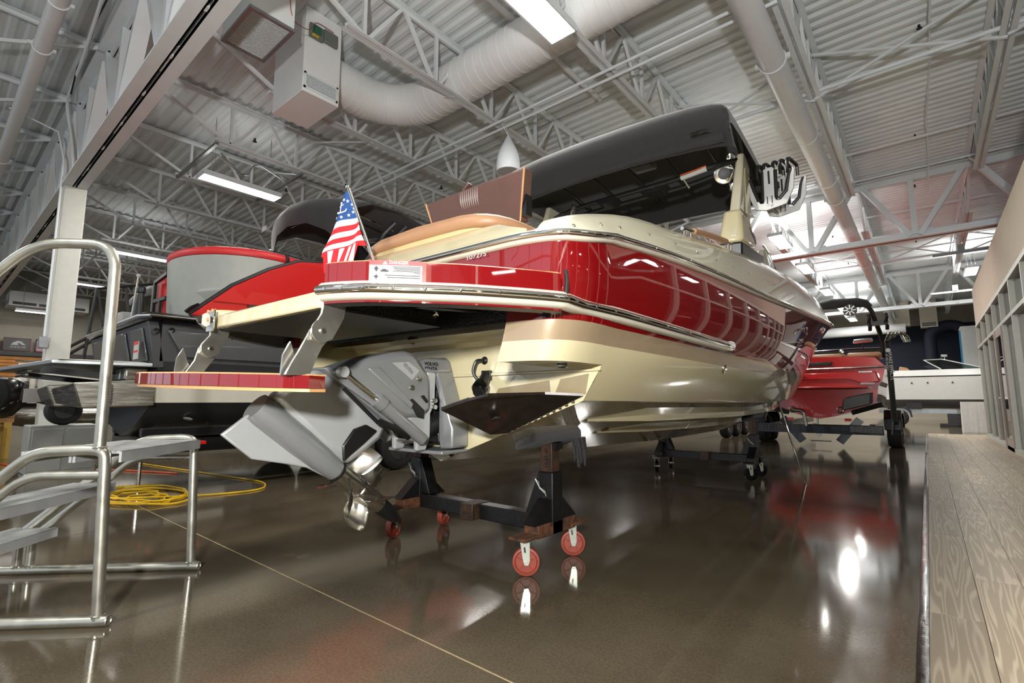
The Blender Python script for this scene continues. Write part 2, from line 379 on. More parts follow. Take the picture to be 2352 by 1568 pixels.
# ---- walls
wl = tag(MB().box((-27.4,-7.8,0), (-27.2,34.6,6.3)).build('wall_left', m_wallw), kind='structure')
wb = tag(MB().box((-27.4,34.6,0), (9,34.8,2.45)).build('wall_back', m_wall), kind='structure')
MB().box((-27.4,34.6,2.45), (9,34.8,5.05)).build('painted_band', m_navy, wb)
MB().box((-27.4,34.6,5.05), (9,34.8,6.3)).build('painted_band', m_wallw, wb)
wr = tag(MB().box((1.25,-7.8,3.17), (1.45,19.62,4.25)).box((1.25,19.42,0), (1.45,19.62,3.17)).build('wall_right', m_wall), kind='structure')
tag(MB().box((1.25,19.62,0), (8.2,19.8,4.25)).build('wall_office_end', m_wall), kind='structure')
tag(MB().box((8.0,-7.8,0), (8.2,19.62,4.25)).build('wall_office_back', m_wallw), kind='structure')
tag(MB().box((1.45,-7.8,4.15), (8.2,19.62,4.25)).build('ceiling_office', m_wallw), kind='structure')
tag(MB().box((9,19.8,0), (9.2,34.8,6.3)).build('wall_far_right', m_wallw), kind='structure')
# unseen window frames without panes, added so frontal light can enter
sh = tag(MB().box((-27.2,-7.75,0), (1.25,-7.6,.12)).box((-27.2,-7.75,6.0), (1.25,-7.6,6.3)).build('added_window_frame', m_alum_frame), kind='structure')
for k in range(13): MB().box((-27.2+2.37*k-.04,-7.74,.12), (-27.2+2.37*k+.04,-7.62,6.0)).build('mullion', m_alum_frame, sh)
for z in (2.4, 4.2): MB().box((-27.2,-7.73,z-.03), (1.25,-7.63,z+.03)).build('transom_rail', m_alum_frame, sh)
# ---- storefront glazing
win = tag(MB().box((1.22,-7.8,3.09), (1.40,19.42,3.17)).build('window_1', m_alum_frame), kind='structure')
MB().box((1.22,-7.8,2.47), (1.40,19.42,2.54)).build('transom_rail', m_alum_frame, win)
MB().box((1.20,-7.8,.012), (1.40,19.42,.09)).build('sill', m_alum_frame, win)
ym = [19.36-1.47*k for k in range(21)]
mull = MB().box((-.09,-.03,0), (.09,.03,3.0)).mesh('mullion', m_alum_frame)
gask = MB().box((-.03,-.045,0), (.03,.045,3.0)).mesh('gasket', m_gasket)
for k, y in enumerate(ym):
    inst('mullion', mull, win, (1.31, y, .09)); inst('gasket', gask, win, (1.355, y-.02, .09)); 
    inst('mullion', mull, win, (1.47, y-.24, .09))  # second row behind the glass, modelled in place of the mullions' reflection
    if k:
        for z0, z1 in ((.09,2.47), (2.54,3.09)):
            MB().box((1.30, y+.03, z0), (1.308, ym[k-1]-.03, z1)).build('pane', m_glassw, win)
# office door stile and lever
m_door = M('door_taupe', (150,138,128), .5, var=.03)
dr = tag(MB().box((1.19,14.55,.016), (1.25,14.78,2.46)).box((1.20,13.5,.016), (1.24,13.62,2.46)).box((1.20,13.62,2.3), (1.24,14.55,2.46)).box((1.20,13.62,.016), (1.24,14.55,.25)).build('door_1', m_door), kind='structure')
MB().box((1.215,13.62,.25), (1.225,14.55,2.3)).build('pane', m_glassw, dr)
MB().bar((1.19,14.66,1.06), (1.10,14.66,1.06), .02).bar((1.11,14.66,1.06), (1.11,14.5,1.06), .02).build('lever_handle', m_chrome, dr)

# ---- ceiling: corrugated deck, girders, bar joists
mb = MB(); P = .19; y = -7.8; pr = []
while y < 34.6:
    pr += [(y, 6.205), (y+.06, 6.205), (y+.095, 6.238), (y+.150, 6.238), (y+.185, 6.205)]; y += P
mb.grid([[(x, yy, zz) for yy, zz in pr] for x in (-27.4, 9.2)], 0)
mb.box((-27.4,-7.8,6.3), (9.2,34.8,6.4))
ceil = tag(mb.build('ceiling', m_deck, sharp=20, recalc=False), kind='structure')
JX = [-.93-2.005*k for k in range(-3, 14)]
GY = [1.40, 14.02, 24.8]
def girder(y, x0, x1, zb=4.6, zt=5.98):
    mb = MB()
    for z, sgn in ((zb, 1), (zt+.14, -1)):
        for s in (-1, 1):
            mb.box((x0, y+s*.014 if s > 0 else y-.162, min(z, z+sgn*.02)), (x1, y+.162 if s > 0 else y-.014, max(z, z+sgn*.02)))
            mb.box((x0, y+s*.014 if s > 0 else y-.03, min(z, z+sgn*.16)), (x1, y+.03 if s > 0 else y-.014, max(z, z+sgn*.16)))
    mb.box((x0, y-.013, zb+.13), (x1, y+.013, zb+.15))
    g = mb.build('girder', m_white, ceil)
    for k, jx in enumerate(JX):
        if jx < x0 or jx > x1: continue
        for dx in (-1.0, 1.0):
            MB().bar((jx+dx*.10, y, zt+.05), (jx+dx*.92, y, zb+.07), .10, .17, (0,1,0)).build('web_member', m_white, g)
        MB().bar((jx+1.0, y, zb+.1), (jx+1.0, y, zt), .10, .15, (0,1,0)).build('web_member', m_white, g)
        MB().box((jx+.7, y-.014, zb+.02), (jx+1.3, y+.014, zb+.2)).box((jx-.12, y-.05, zt+.12), (jx+.12, y+.05, zt+.22)).build('gusset', m_white, g)
    for k in range(int((x1-x0)/1.0)):
        MB().box((x0+k*1.0+.3, y-.03, zb+.004), (x0+k*1.0+.38, y+.03, zb+.06)).build('spacer', m_white, g)
    return g
for gy, (a, b_) in zip(GY, ((-27.2, 9), (-27.2, 9), (-27.2, 9))): girder(gy, a, b_)
def joist(x, y0, y1, fine, zb=5.38, zt=6.10):
    mb = MB()
    for s in (-1, 1):
        xa, xb = (x+.012, x+.078) if s > 0 else (x-.078, x-.012)
        mb.box((xa, y0, zt+.05), (xb, y1, zt+.058)); mb.box((x+s*.012-.004, y0, zt), (x+s*.012+.004, y1, zt+.055))
        ya, yb = y0+1.45, y1-1.45
        mb.box((xa, ya, zb), (xb, yb, zb+.008)); mb.box((x+s*.012-.004, ya, zb), (x+s*.012+.004, yb, zb+.055))
    j = mb.build('joist', m_white, ceil)
    seg = []
    n = max(2, round((y1-y0-3.4)/1.17)); st = (y1-y0-3.4)/n; nodes = [y0+1.7+st*k for k in range(n+1)]
    seg.append(((x, y0+.15, zt+.03), (x, nodes[0], zb+.03))); seg.append(((x, y1-.15, zt+.03), (x, nodes[-1], zb+.03)))
    for k, yy in enumerate(nodes):
        seg.append(((x, yy, zb+.03), (x, yy, zt+.03)))
        if k < n: seg += [((x, yy+.06, zb+.03), (x, yy+st/2-.03, zt+.03)), ((x, yy+st/2+.03, zt+.03), (x, yy+st-.06, zb+.03))]
    if fine:
        for p, q in seg: MB().bar(p, q, .045, .042, (1,0,0)).build('web_member', m_white, j)
    else:
        mb = MB()
        for p, q in seg: mb.bar(p, q, .045, .042, (1,0,0))
        tag(mb.build('web', m_white, j), kind='stuff')
    return j
bays = [(-7.7, 1.40), (1.40, 14.02), (14.02, 24.8), (24.8, 34.6)]
for bi, (y0, y1) in enumerate(bays):
    for x in JX:
        joist(x, y0, y1, fine=(bi == 1 and -9.5 < x < 2) or (bi == 0 and -11.5 < x < -6) or (bi == 2 and -3.2 < x < 1.5))
# bridging between joists: round bars by the deck and crossed angles
mb = MB()
for yy in (9.08, 11.85, 13.46, 16.4, 18.6, 20.8, 22.6):
    ob = MB().tube([(-3.0, yy, 6.02), (5.1, yy, 6.02)], .028, 8).build('bridging_bar', m_white, ceil)
for a, b_ in ((-.93, 1.075), (-2.935, -.93), (1.075, 3.08)):
    for yy in (8.0, 19.6): 
        MB().bar((a, yy, 5.36), (b_, yy, 6.08), .035).build('bridging_brace', m_white, ceil); MB().bar((a, yy+.05, 6.08), (b_, yy+.05, 5.36), .035).build('bridging_brace', m_white, ceil)
        MB().tube([(a, yy-.1, 5.42), (b_, yy-.1, 5.42)], .028, 8).build('bridging_bar', m_white, ceil)
for x0 in (-4.94, -6.945, -8.95):
    for yy in (4.6, 9.6): MB().bar((x0, yy, 5.38), (x0-2.005, yy, 6.08), .03).build('bridging_brace', m_white, ceil)
# ---- steel column
cb = MB(); cx, cy = -10.98, 1.42
cb.box((cx-.15, cy-.15, 0), (cx+.15, cy+.15, 4.6))
colm = cb.build('structural_column', m_colpaint, bevel=.012, origin=(cx, cy, 0)); tag(colm, 'pale grey square steel column rising to the roof girder behind the stair', 'column')
for a in (-1, 1):
    MB().box((cx-.2, cy-.2, 0), (cx+.2, cy+.2, .02)).build('base_plate', m_wall, colm) if a > 0 else None
MB().box((cx+.15, cy-.25, 1.83), (cx+.25, cy-.13, 2.02)).build('junction_box', m_galv, colm, bevel=.01)
MB().tube([(cx+.17, cy-.19, 2.02), (cx+.17, cy-.19, 5.0), (cx+.19, cy-.3, 5.45), (cx+.3, cy-.9, 5.55)], .014, 8).build('conduit', m_white, colm)
col2 = copy_tree(colm, (-20.5, 14.02, 0)); tag(col2, 'pale grey square steel column far off beyond the red and grey boat', 'column')

# ---- strip lights
def strip(loc, label, ln=1.38, wd=.33, lit=True, pw=LAMP_W, up=.03):
    x, y, z = loc; t = thing('strip_light', label, 'light', loc, 'ceiling strip lights')
    h = MB().box((x-wd/2, y-ln/2, z+.012), (x+wd/2, y+ln/2, z+.09)); h.box((x-wd/2-.008, y-ln/2-.008, z), (x-wd/2+.012, y+ln/2+.008, z+.06)); h.box((x+wd/2-.012, y-ln/2-.008, z), (x+wd/2+.008, y+ln/2+.008, z+.06))
    h.box((x-wd/2, y-ln/2-.008, z), (x+wd/2, y-ln/2+.006, z+.06)); h.box((x-wd/2, y+ln/2-.006, z), (x+wd/2, y+ln/2+.008, z+.06)); h.build('housing', m_white, t)
    MB().box((x-wd/2+.012, y-ln/2+.006, z+.004), (x+wd/2-.012, y+ln/2-.006, z+.011)).build('diffuser', m_lens, t)
    for dy in (-.5, .5):
        MB().tube([(x-.1, y+dy, z+.09), (x, y+dy, 6.2)], .004, 5).build('hanger_wire', m_galv, t); MB().tube([(x+.1, y+dy, z+.09), (x, y+dy, 6.2)], .004, 5).build('hanger_wire', m_galv, t)
    if lit:
        for zz, fl, pp in ((z-.012, False, pw), (z+.12, True, pw*up)):       # main light down, a second lamp added above to brighten the ceiling
            L = bpy.data.lights.new('strip_lamp', 'AREA'); L.shape = 'RECTANGLE'; L.size = wd*.9; L.size_y = ln*.95; L.energy = pp; L.color = LAMP_COL
            o = bpy.data.objects.new('strip_lamp', L); COL.objects.link(o); o.parent = t; o.location = (0, 0, zz-z)
            if fl: o.rotation_euler = (PI, 0, 0)
    return t
strip((-2.80, 3.56, 5.0), 'large glowing strip light closest overhead beside the round duct')
strip((-9.70, 3.60, 5.0), 'glowing strip light hung from a frame just left of the black folded bimini')
strip((-16.6, 3.62, 5.0), 'glowing strip light above the grey and red seat back')
strip((-22.2, 3.68, 5.0), 'glowing strip light just right of the steel column')
strip((-25.6, 2.75, 4.30), 'glowing strip light low on the left above the framed posters', lit=False)
for y, lb in ((9.2, 'strip light hidden above the black bimini of the main boat'), (14.45, 'brightest square strip light beside the boat tower foot'), (18.0, 'square strip light second behind the tower foot'), (22.5, 'square strip light third behind the tower foot'), (27.0, 'small square strip light right of the rolled black tower cover'), (31.0, 'smallest square strip light furthest down the aisle')):
    strip((-2.70, y, 5.2), lb, up=.03 if y < 12 else .42)
strip((1.41, 21.8, 5.2), 'square strip light at right above the office wall', up=.42)
for k, (x, y) in enumerate(((-2.8, -2.4), (-9.7, -2.4), (-16.6, -2.4), (-9.7, 10.5), (-16.6, 12.0), (-9.7, 18.5), (-16.6, 22.0))):  # unseen fixtures added for extra light in the hall
    strip((x, y, 5.2), 'added fill strip light out of view, hung %s' % ['just behind the photographer', 'behind and left of the photographer', 'behind the far left girder', 'beyond the wake boat bimini', 'beyond the pontoon boat', 'deep in the hall past the wake boat', 'deepest in the far left of the hall'][k])
o_off = []
for y in (2.5, 8.5, 14.5):  # unseen lamps added to throw fill through the glass onto the hull
    t = thing('office_fill_light', 'unseen fill lamp on the %s office ceiling behind the glazing' % {2.5: 'nearest', 8.5: 'middle', 14.5: 'furthest'}[y], 'light', (3.8, y, 4.1), 'office fill lamps')
    MB().box((3.5, y-.6, 4.1), (4.1, y+.6, 4.148)).build('housing', m_white, t); MB().box((3.53, y-.57, 4.092), (4.07, y+.57, 4.1)).build('diffuser', m_lens, t)
    L = bpy.data.lights.new('office_fill_lamp', 'AREA'); L.shape = 'RECTANGLE'; L.size = .5; L.size_y = 1.1; L.energy = 150; L.color = LAMP_COL
    o = bpy.data.objects.new('office_fill_lamp', L); COL.objects.link(o); o.parent = t; o.location = (0, 0, -.02)
# frame of channel struts carrying the second strip light
t = thing('light_frame', 'white channel frame carrying the strip light left of the folded bimini', 'frame', (-9.7, 3.6, 5.35))
for p, q in (((-8.97, 2.9, 5.36), (-10.99, 2.9, 5.36)), ((-8.97, 4.4, 5.36), (-10.99, 4.4, 5.36))): MB().bar(p, q, .05, .05).build('strut', m_galv, t)
for k in range(2):
    MB().tube(rounded([(-9.5+.12*k, 3.1, 5.4), (-9.5, 3.6, 5.12), (-9.55, 3.75, 5.55), (-9.55, 4.4, 5.34)], .2), .012, 6).build('flex_conduit', m_galv, t)

# ---- ducts and air handlers
t = thing('return_air_unit', 'white ceiling air unit with a square mesh intake grille beside the girder', 'air unit', (-5.65, 2.16, 5.2))
MB().box((-6.04, 1.92, 5.215), (-5.26, 2.40, 6.1)).build('casing', m_duct, t, bevel=.004)
fr = MB()
for a, b_ in (((-6.05,1.91,5.19), (-5.25,1.95,5.225)), ((-6.05,2.37,5.19), (-5.25,2.41,5.225)), ((-6.05,1.95,5.19), (-6.01,2.37,5.225)), ((-5.29,1.95,5.19), (-5.25,2.37,5.225))): fr.box(a, b_)
gf = fr.build('grille_frame', m_galv, t)
mb = MB()
for k in range(30): mb.box((-6.01+k*.0243, 1.95, 5.203), (-6.003+k*.0243, 2.37, 5.21))
for k in range(18): mb.box((-6.01, 1.95+k*.0238, 5.203), (-5.29, 1.957+k*.0238, 5.21))
tag(mb.build('mesh_screen', m_white, gf), kind='stuff')
MB().box((-6.0, 1.96, 5.213), (-5.3, 2.36, 5.216)).build('filter', M('filter_grey', (96,98,102), .9), t)
MB().box((-5.262, 2.02, 5.62), (-5.25, 2.2, 5.85)).build('name_plate', m_black, t)
t = thing('supply_air_box', 'tall white supply air box with a louvre, between the intake unit and round duct', 'air unit', (-6.33, 3.1, 5.0))
MB().box((-6.76, 2.84, 5.0), (-5.91, 3.36, 6.2)).build('casing', m_duct, t, bevel=.006)
lv = MB().box((-5.912, 2.855, 5.045), (-5.895, 3.335, 5.07)).box((-5.912, 2.855, 5.24), (-5.895, 3.335, 5.265)).box((-5.912, 2.855, 5.045), (-5.895, 2.88, 5.265)).box((-5.912, 3.31, 5.045), (-5.895, 3.335, 5.265)).build('louvre_frame', m_white, t)
MB().box((-5.912, 2.88, 5.07), (-5.905, 3.31, 5.24)).build('louvre_back', m_black, t)
blade = MB().box((-.006, -.003, 0), (.006, .003, .17)).mesh('louvre_blade', m_white); bl2 = MB().box((-.006, 0, -.003), (.006, .43, .003)).mesh('louvre_blade', m_white)
for k in range(24): inst('louvre_blade', blade, lv, (-5.90, 2.888+k*.018, 5.07))
for k in range(7): inst('louvre_blade', bl2, lv, (-5.895, 2.88, 5.09+k*.023))
mb = MB(); mb.box((-5.91, 2.88, 5.77), (-5.86, 3.08, 5.97)); mb.box((-5.91, 3.08, 5.80), (-5.86, 3.29, 5.99)); sd = mb.build('smoke_detector', M('detector_grey', (104,108,102), .4), t, bevel=.02)
MB().box((-5.858, 2.92, 5.84), (-5.852, 3.04, 5.95)).build('circuit_board', M('board_green', (40,92,70), .4), sd); MB().box((-5.858, 2.90, 5.785), (-5.85, 3.0, 5.81)).build('warning_tag', m_yellow, sd)
mb = MB(); mb.tube(rounded([(-5.25, 2.3, 5.9), (-5.24, 2.35, 5.3), (-5.6, 2.75, 5.6), (-5.85, 2.95, 6.0), (-5.84, 3.2, 5.98)], .2), .005, 5)
tag(mb.build('alarm_wire', M('wire_red', (150,60,50), .5), origin=(-5.6,2.7,5.6)), 'thin red wire looping between the two white air boxes', 'wire')
path = [(-6.40, 3.34, 5.70), (-6.40, 3.9, 5.70)] + [tuple(p) for p in arc((-5.62, 3.98, 5.70), (-.78,0,0), (0,.78,0), 0, PI/2, 14)] + [(-5.3, 4.76, 5.70), (-4, 4.76, 5.70), (-1, 4.8, 5.70), (4, 4.8, 5.70)]
dct = MB().tube(path, .31, 28).build('round_duct', m_duct, origin=(-5.5, 4.6, 5.7)); tag(dct, 'large white round duct curving out of the supply box and away overhead', 'duct')
fine = []
for a, b_ in zip(path[:-1], path[1:]):
    L_ = (V(b_)-V(a)).length; n = max(1, int(L_/.14))
    for k in range(n): fine.append((V(a).lerp(V(b_), k/n), (V(b_)-V(a)).normalized()))
ring = MB().torus((0,0,0), (0,0,1), .311, .0045, 28, 6).mesh('duct_seam', m_duct)
for p, d in fine: inst('duct_seam', ring, dct, p, look(d))
for y, x in ((4.78, -3.0), (4.78, -1.2)): MB().tube([(x, y-.31, 5.75), (x, y-.31, 6.2)], .008, 6).build('hanger_rod', m_white, dct)
# straight white pipe along the aisle
pp = MB().tube([(-1.17, -6, 5.22), (-1.17, 33, 5.22)], .145, 24).build('white_roof_pipe', m_pipe, origin=(-1.17, 10, 5.22)); tag(pp, 'thick white pipe running away under the roof right of the bimini', 'pipe')
cl = MB().torus((0,0,0), (0,1,0), .152, .012, 24, 8).box((.14,-.02,-.03), (.2,.02,.03)).box((-.2,-.02,-.03), (-.14,.02,.03)).mesh('clamp', m_pipe)
for y in (6.5, 10.9, 12.0, 16.3, 18.5, 22.4): inst('clamp', cl, pp, (-1.17, y, 5.22))
cpl = MB().torus((0,0,0), (0,1,0), .147, .006, 24, 8).mesh('pipe_joint', m_pipe)
for y in (8.8, 14.6, 20.4): inst('pipe_joint', cpl, pp, (-1.17, y, 5.22))
p2 = MB().tube([(-2, .60, 5.30), (-26, .60, 5.30)], .085, 16).build('white_cross_pipe', m_pipe, origin=(-9, .6, 5.3)); tag(p2, 'white pipe with clamps crossing the upper left corner of the roof', 'pipe')
cl2 = MB().torus((0,0,0), (1,0,0), .092, .010, 20, 8).box((-.018,.085,-.02), (.018,.13,.02)).box((-.018,-.13,-.02), (.018,-.085,.02)).mesh('clamp', m_pipe)
for x in (-6.9, -8.0, -12.4): inst('clamp', cl2, p2, (x, .60, 5.30))
for k, (yy, zz) in enumerate(((5.47, 5.34), (5.63, 5.33))):
    tag(MB().tube([(-11, yy, zz), (-.93, yy, zz)], .021, 8).build('conduit', m_white, origin=(-5, yy, zz)), ['thin white conduit slung under the joists passing behind the pendant speaker', 'second thin white conduit alongside it behind the pendant speaker'][k], 'conduit')
tag(MB().tube(rounded([(-7.0, 1.0, 5.9), (-9.0, 1.1, 5.9), (-10.6, 1.15, 5.9), (-10.8, 1.3, 5.4), (-10.8, 1.38, 4.7)], .3), .02, 8).build('conduit', m_white, origin=(-9, 1.1, 5.9)), 'white conduit bending down onto the column at upper left', 'conduit')
tag(MB().tube([(-9.9, 1.12, 5.75), (-9.4, 1.10, 5.95), (-8.8, 1.12, 6.02), (-8.2, 1.10, 6.1), (-7.5, 1.12, 6.16)], .012, 6).build('black_cable', m_black, origin=(-9, 1.3, 6)), 'loose dark cable along the girder top at upper left', 'cable')
tag(MB().tube([(.45, 6.5, 6.15), (.40, 8, 6.0), (.42, 9.5, 6.12), (.36, 11, 6.0), (.40, 13.0, 6.1), (.36, 13.9, 5.6)], .012, 6).build('hanging_cable', m_white, origin=(.4, 9, 6)), 'slack pale cable drooping along the deck at upper right', 'cable')
# sprinkler line with heads
t = thing('sprinkler_line', 'white sprinkler pipe with fittings above the round duct', 'pipe', (-5.9, 3.2, 6.0))
MB().tube([(-9, 6.6, 6.1), (-3, 6.6, 6.1)], .03, 10).build('pipe', m_pipe, t); MB().tube([(-3.9, 3.0, 6.09), (-3.9, 7, 6.09)], .045, 10).build('pipe', m_pipe, t)
for p in ((-3.9, 3.3, 6.09), (-3.9, 4.1, 6.09)): MB().torus(p, (0,1,0), .05, .03, 16, 8).build('coupling', m_pipe, t)
hd = MB().lathe([(.012,0),(.02,-.02),(.012,-.05),(.035,-.055),(.035,-.06)], (0,0,0), n=10).mesh('sprinkler_head', m_stand)
for k, p in enumerate(((.3,8.4,6.15), (.2,12,6.15), (.15,14.9,6.15), (.1,17.5,6.15), (.1,20.3,6.15), (-1.9,18.0,6.15), (-1.9,22.0,6.15), (-8.2,3.2,5.3), (-8.4,5.0,5.2), (-7.2,6.4,5.3), (-9.6,4.4,5.25))):
    inst('sprinkler_head', hd, ceil, p)
# pendant speaker
px, py = -4.70, 5.54
t = thing('pendant_speaker', 'white bell-shaped pendant speaker hanging from a joist', 'speaker', (px, py, 4.5))
MB().lathe([(.008,.60),(.02,.59),(.045,.54),(.095,.44),(.145,.33),(.172,.23),(.182,.14),(.186,.04),(.184,.0),(.165,.004)], (px,py,4.5), n=32).build('shell', m_white, t, sharp=50)
MB().lathe([(.166,.0),(.166,.006),(.0,.008)], (px,py,4.5), n=32).build('grille', M('speaker_grille', (186,186,184), .7), t)
MB().tube([(px,py,5.09), (px-.16,py,5.40)], .006, 6).build('cable', m_white, t); MB().tube([(px,py,5.09), (px-.06,py,5.3), (px-.18,py+.02,5.42)], .005, 6).build('cable', m_white, t)
# channel struts over the office corner
for k, (y, z, a) in enumerate(((17.5, 4.9, .40), (22.0, 4.6, .36))):
    t = thing('channel_strut', ['dark channel strut hung over the office wall, nearer one', 'white channel strut hung over the office wall, further one'][k], 'strut', (1.0, y, z))
    MB().box((a, y-.03, z), (1.9, y+.03, z+.06)).build('channel', m_galv if not k else m_white, t); MB().box((.92, y-.06, z+.06), (1.06, y+.06, z+.24)).build('bracket', m_galv if not k else m_white, t)
# ================================================================ the main boat (local frame: s forward, t to starboard, w up)
TH = math.radians(2.3); BO = V(-2.21, 2.0, 0); bS = V(-math.sin(TH), math.cos(TH), 0); bT = V(math.cos(TH), math.sin(TH), 0); bW = V(0,0,1)
def B(s, t, w): return BO + bS*s + bT*t + bW*w
boat = thing('runabout_boat', 'large red, tan and cream sport boat with a stern drive, on wheeled stands', 'boat', tuple(BO))
tG = mono([(-2,1.05),(-.45,1.115),(0,1.16),(1,1.23),(2,1.285),(3,1.325),(4,1.352),(5,1.37),(6,1.385),(7,1.39),(7.6,1.37),(8.2,1.32),(8.8,1.19),(9.3,.96),(9.7,.64),(9.95,.31),(10.05,0)])
tC = mono([(-2,.94),(0,.95),(2,.965),(4,.985),(5,.985),(6,.955),(7,.84),(8,.58),(8.7,.26),(9.1,0),(11,0)])
wK = mono([(0,.65),(2,.60),(4,.56),(5.5,.56),(7,.62),(8,.78),(8.6,.98),(9.1,1.25),(9.5,1.6),(9.8,1.98),(10.05,2.37)])
wCh = mono([(0,1.0),(4,.985),(5.5,1.02),(6.5,1.07),(7.5,1.13),(8.5,1.2),(9.1,1.25)])
def wC(s): return wK(s) if s >= 9.1 else wCh(s)
wS1 = mono([(0,1.252),(4,1.25),(6,1.33),(8,1.5),(9.3,1.66),(10.05,1.8)])
wS2 = mono([(0,1.335),(4,1.335),(6,1.44),(8,1.62),(9.3,1.8),(10.05,1.95)])
wG = mono([(-1,1.69),(-.35,1.69),(-.05,1.738),(.77,1.805),(2.53,1.888),(3.85,1.975),(5.66,2.10),(7.24,2.217),(8.3,2.30),(10.05,2.40)])
pS = mono([(0,.42),(3,.6),(5,.85),(7,1.0),(9,1.15),(10,1.0)])
def side(s, w):
    a, b = wC(s), wG(s)
    h = min(1, max(0, (w-a)/max(1e-6, b-a))); q = min(1, max(0, (s-3)/4)); f = (1-(1-min(h/.85, 1))**2.2)*(1-q) + q*h**pS(s); return tC(s) + (tG(s)-tC(s))*f
def wrows(s):
    k = wK(s); c = wC(s); s1 = max(wS1(s), c); s2 = max(wS2(s), c); g = wG(s)
    return [c, c+(s1-c)*.35, c+(s1-c)*.66, s1, s2, s2+(g-s2)*.16, s2+(g-s2)*.4, s2+(g-s2)*.7, g]
RAT = [(0,1),(-.1,1.003),(-.2,1.0),(-.265,.99),(-.305,.979),(-.34,.962),(-.37,.942),(-.39,.915),(-.408,.88),(-.42,.84),(-.43,.79),(-.436,.738)]
ST = [0,.2,.45,.75,1.1,1.5,2,2.5,3,3.5,4,4.5,5,5.4,5.8,6.2,6.6,7,7.3,7.6,7.9,8.2,8.5,8.7,8.9,9.1,9.3,9.5,9.65,9.8,9.9,10.0,10.05]
def hull_rows(sg):
    rows = []
    for s in ST:
        k, c = wK(s), wC(s); ws = wrows(s)
        r = [B(s, 0, k), B(s, sg*tC(s)*.35, k+(c-k)*.35), B(s, sg*tC(s)*.7, k+(c-k)*.70), B(s, sg*max(0, tC(s)-.05), c-.012)]
        r += [B(s, sg*side(s, w), w) for w in ws]; rows.append(r)
    return rows
mats_h = [m_cream, m_tan, m_red]
def hm(i, j): return 0 if j < 7 else (1 if j == 7 else 2)
mb = MB()
for sg in (1, -1): mb.grid(hull_rows(sg), hm)
# quarters running aft of the transom, rounded into the stern
w0 = wrows(0)[2:]
for sg in (1, -1):
    rows = []
    for s, r in RAT:
        g = .0 if s > -.05 else .0
        rows.append([B(s, sg*side(0, w)*(r if w > 1.17 else r), w - (0 if w < 1.5 else (w0[-1]-wG(s))*(w-1.4)/(w0[-1]-1.4))) for w in w0])
    if sg < 0: rows = [r[:4] for r in rows]
    mb.grid(rows, lambda i, j: 0 if j == 0 else (1 if j == 1 else 2))
    mb.grid([[p[0] for p in rows], [B(0, sg*side(0, w0[0])*r, w0[0]) for s, r in RAT]], 0)   # underside of the quarter
    e = RAT[-1]; mb.grid([[B(e[0], sg*side(0, w)*e[1], w) for w in w0[:5]], [B(.0, sg*side(0, w)*e[1], w) for w in w0[:5]]], 0)
# upper stern face above the platform
cols = 12
TE = [side(0, 1.735)*.738-(side(0, 1.735)*.738+.10)*k/cols for k in range(cols+1)]
top = [B(-.436, t, wG(-.4)) for t in TE]
bot = [B(-.436, t, 1.49) for t in TE]
mb.grid([bot, top], 2); mb.grid([[bot[-1], top[-1]], [B(-.1,-.10,1.49), B(-.1,-.10,1.69)]], 2)
hull = mb.build('hull', mats_h, boat, sharp=28)
# recessed transom
mb = MB(); ROW = [None, (1.16,.0), (1.235,.0), (1.30,-.012), (1.325,-.05), (1.365,-.062), (1.47,-.066), (1.50,-.07)]
na = 24; rows = []
for q in ROW:
    r = []
    for k in range(na+1):
        a = -1+2*k/na
        if q is None: r.append(B(.0, a*.95, wK(0)+(wC(0)-wK(0))*abs(a)+.0))
        else: r.append(B(q[1], a*side(0, min(q[0], 1.16)), q[0]))
    rows.append(r)
mid = []
for f in (.35, .7): mid.append([V(rows[0][k]).lerp(V(rows[1][k]), f) for k in range(na+1)])
rows = [rows[0]] + mid + rows[1:]
mb.grid(rows, 0)
tr = mb.build('transom', m_cream, boat, sharp=30)
# tab pockets: darker recess panels outlined by ribs
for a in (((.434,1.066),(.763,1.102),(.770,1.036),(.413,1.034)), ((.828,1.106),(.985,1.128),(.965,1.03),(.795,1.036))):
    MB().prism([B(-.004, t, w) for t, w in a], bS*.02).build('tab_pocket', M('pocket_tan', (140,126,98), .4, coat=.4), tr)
MB().prism([B(-.015, t, w) for t, w in ((-1.05,1.150),(1.05,1.150),(1.05,1.14),(.9,1.135),(-.9,1.135),(-1.05,1.14))], bS*.02).build('spray_ledge', m_cream, tr, bevel=.004)
# strakes under the hull
for t0, s0, s1, wd in ((.66, .55, 7.6, .09), (.40, 1.15, 7.9, .08)):
    for sg in (1, -1):
        mb = MB(); rows = []
        for k in range(25):
            s = s0+(s1-s0)*k/24; f = t0/.95; tt = tC(s)*f; ww = wK(s)+(wC(s)-wK(s))*f; g = min(1, k/3)*min(1, (24-k)/4)+.02
            sl = (wC(s)-wK(s))/max(.2, tC(s))
            rows.append([B(s, sg*(tt-wd/2), ww-sl*wd/2-.004), B(s, sg*(tt+wd/2*g+.0), ww-sl*wd/2+.008-.014*g), B(s, sg*(tt+wd/2*g+.01), ww+sl*wd/2*g+.01)])
        mb.grid(rows, 0); mb.build('strake', m_cream, hull, recalc=False)
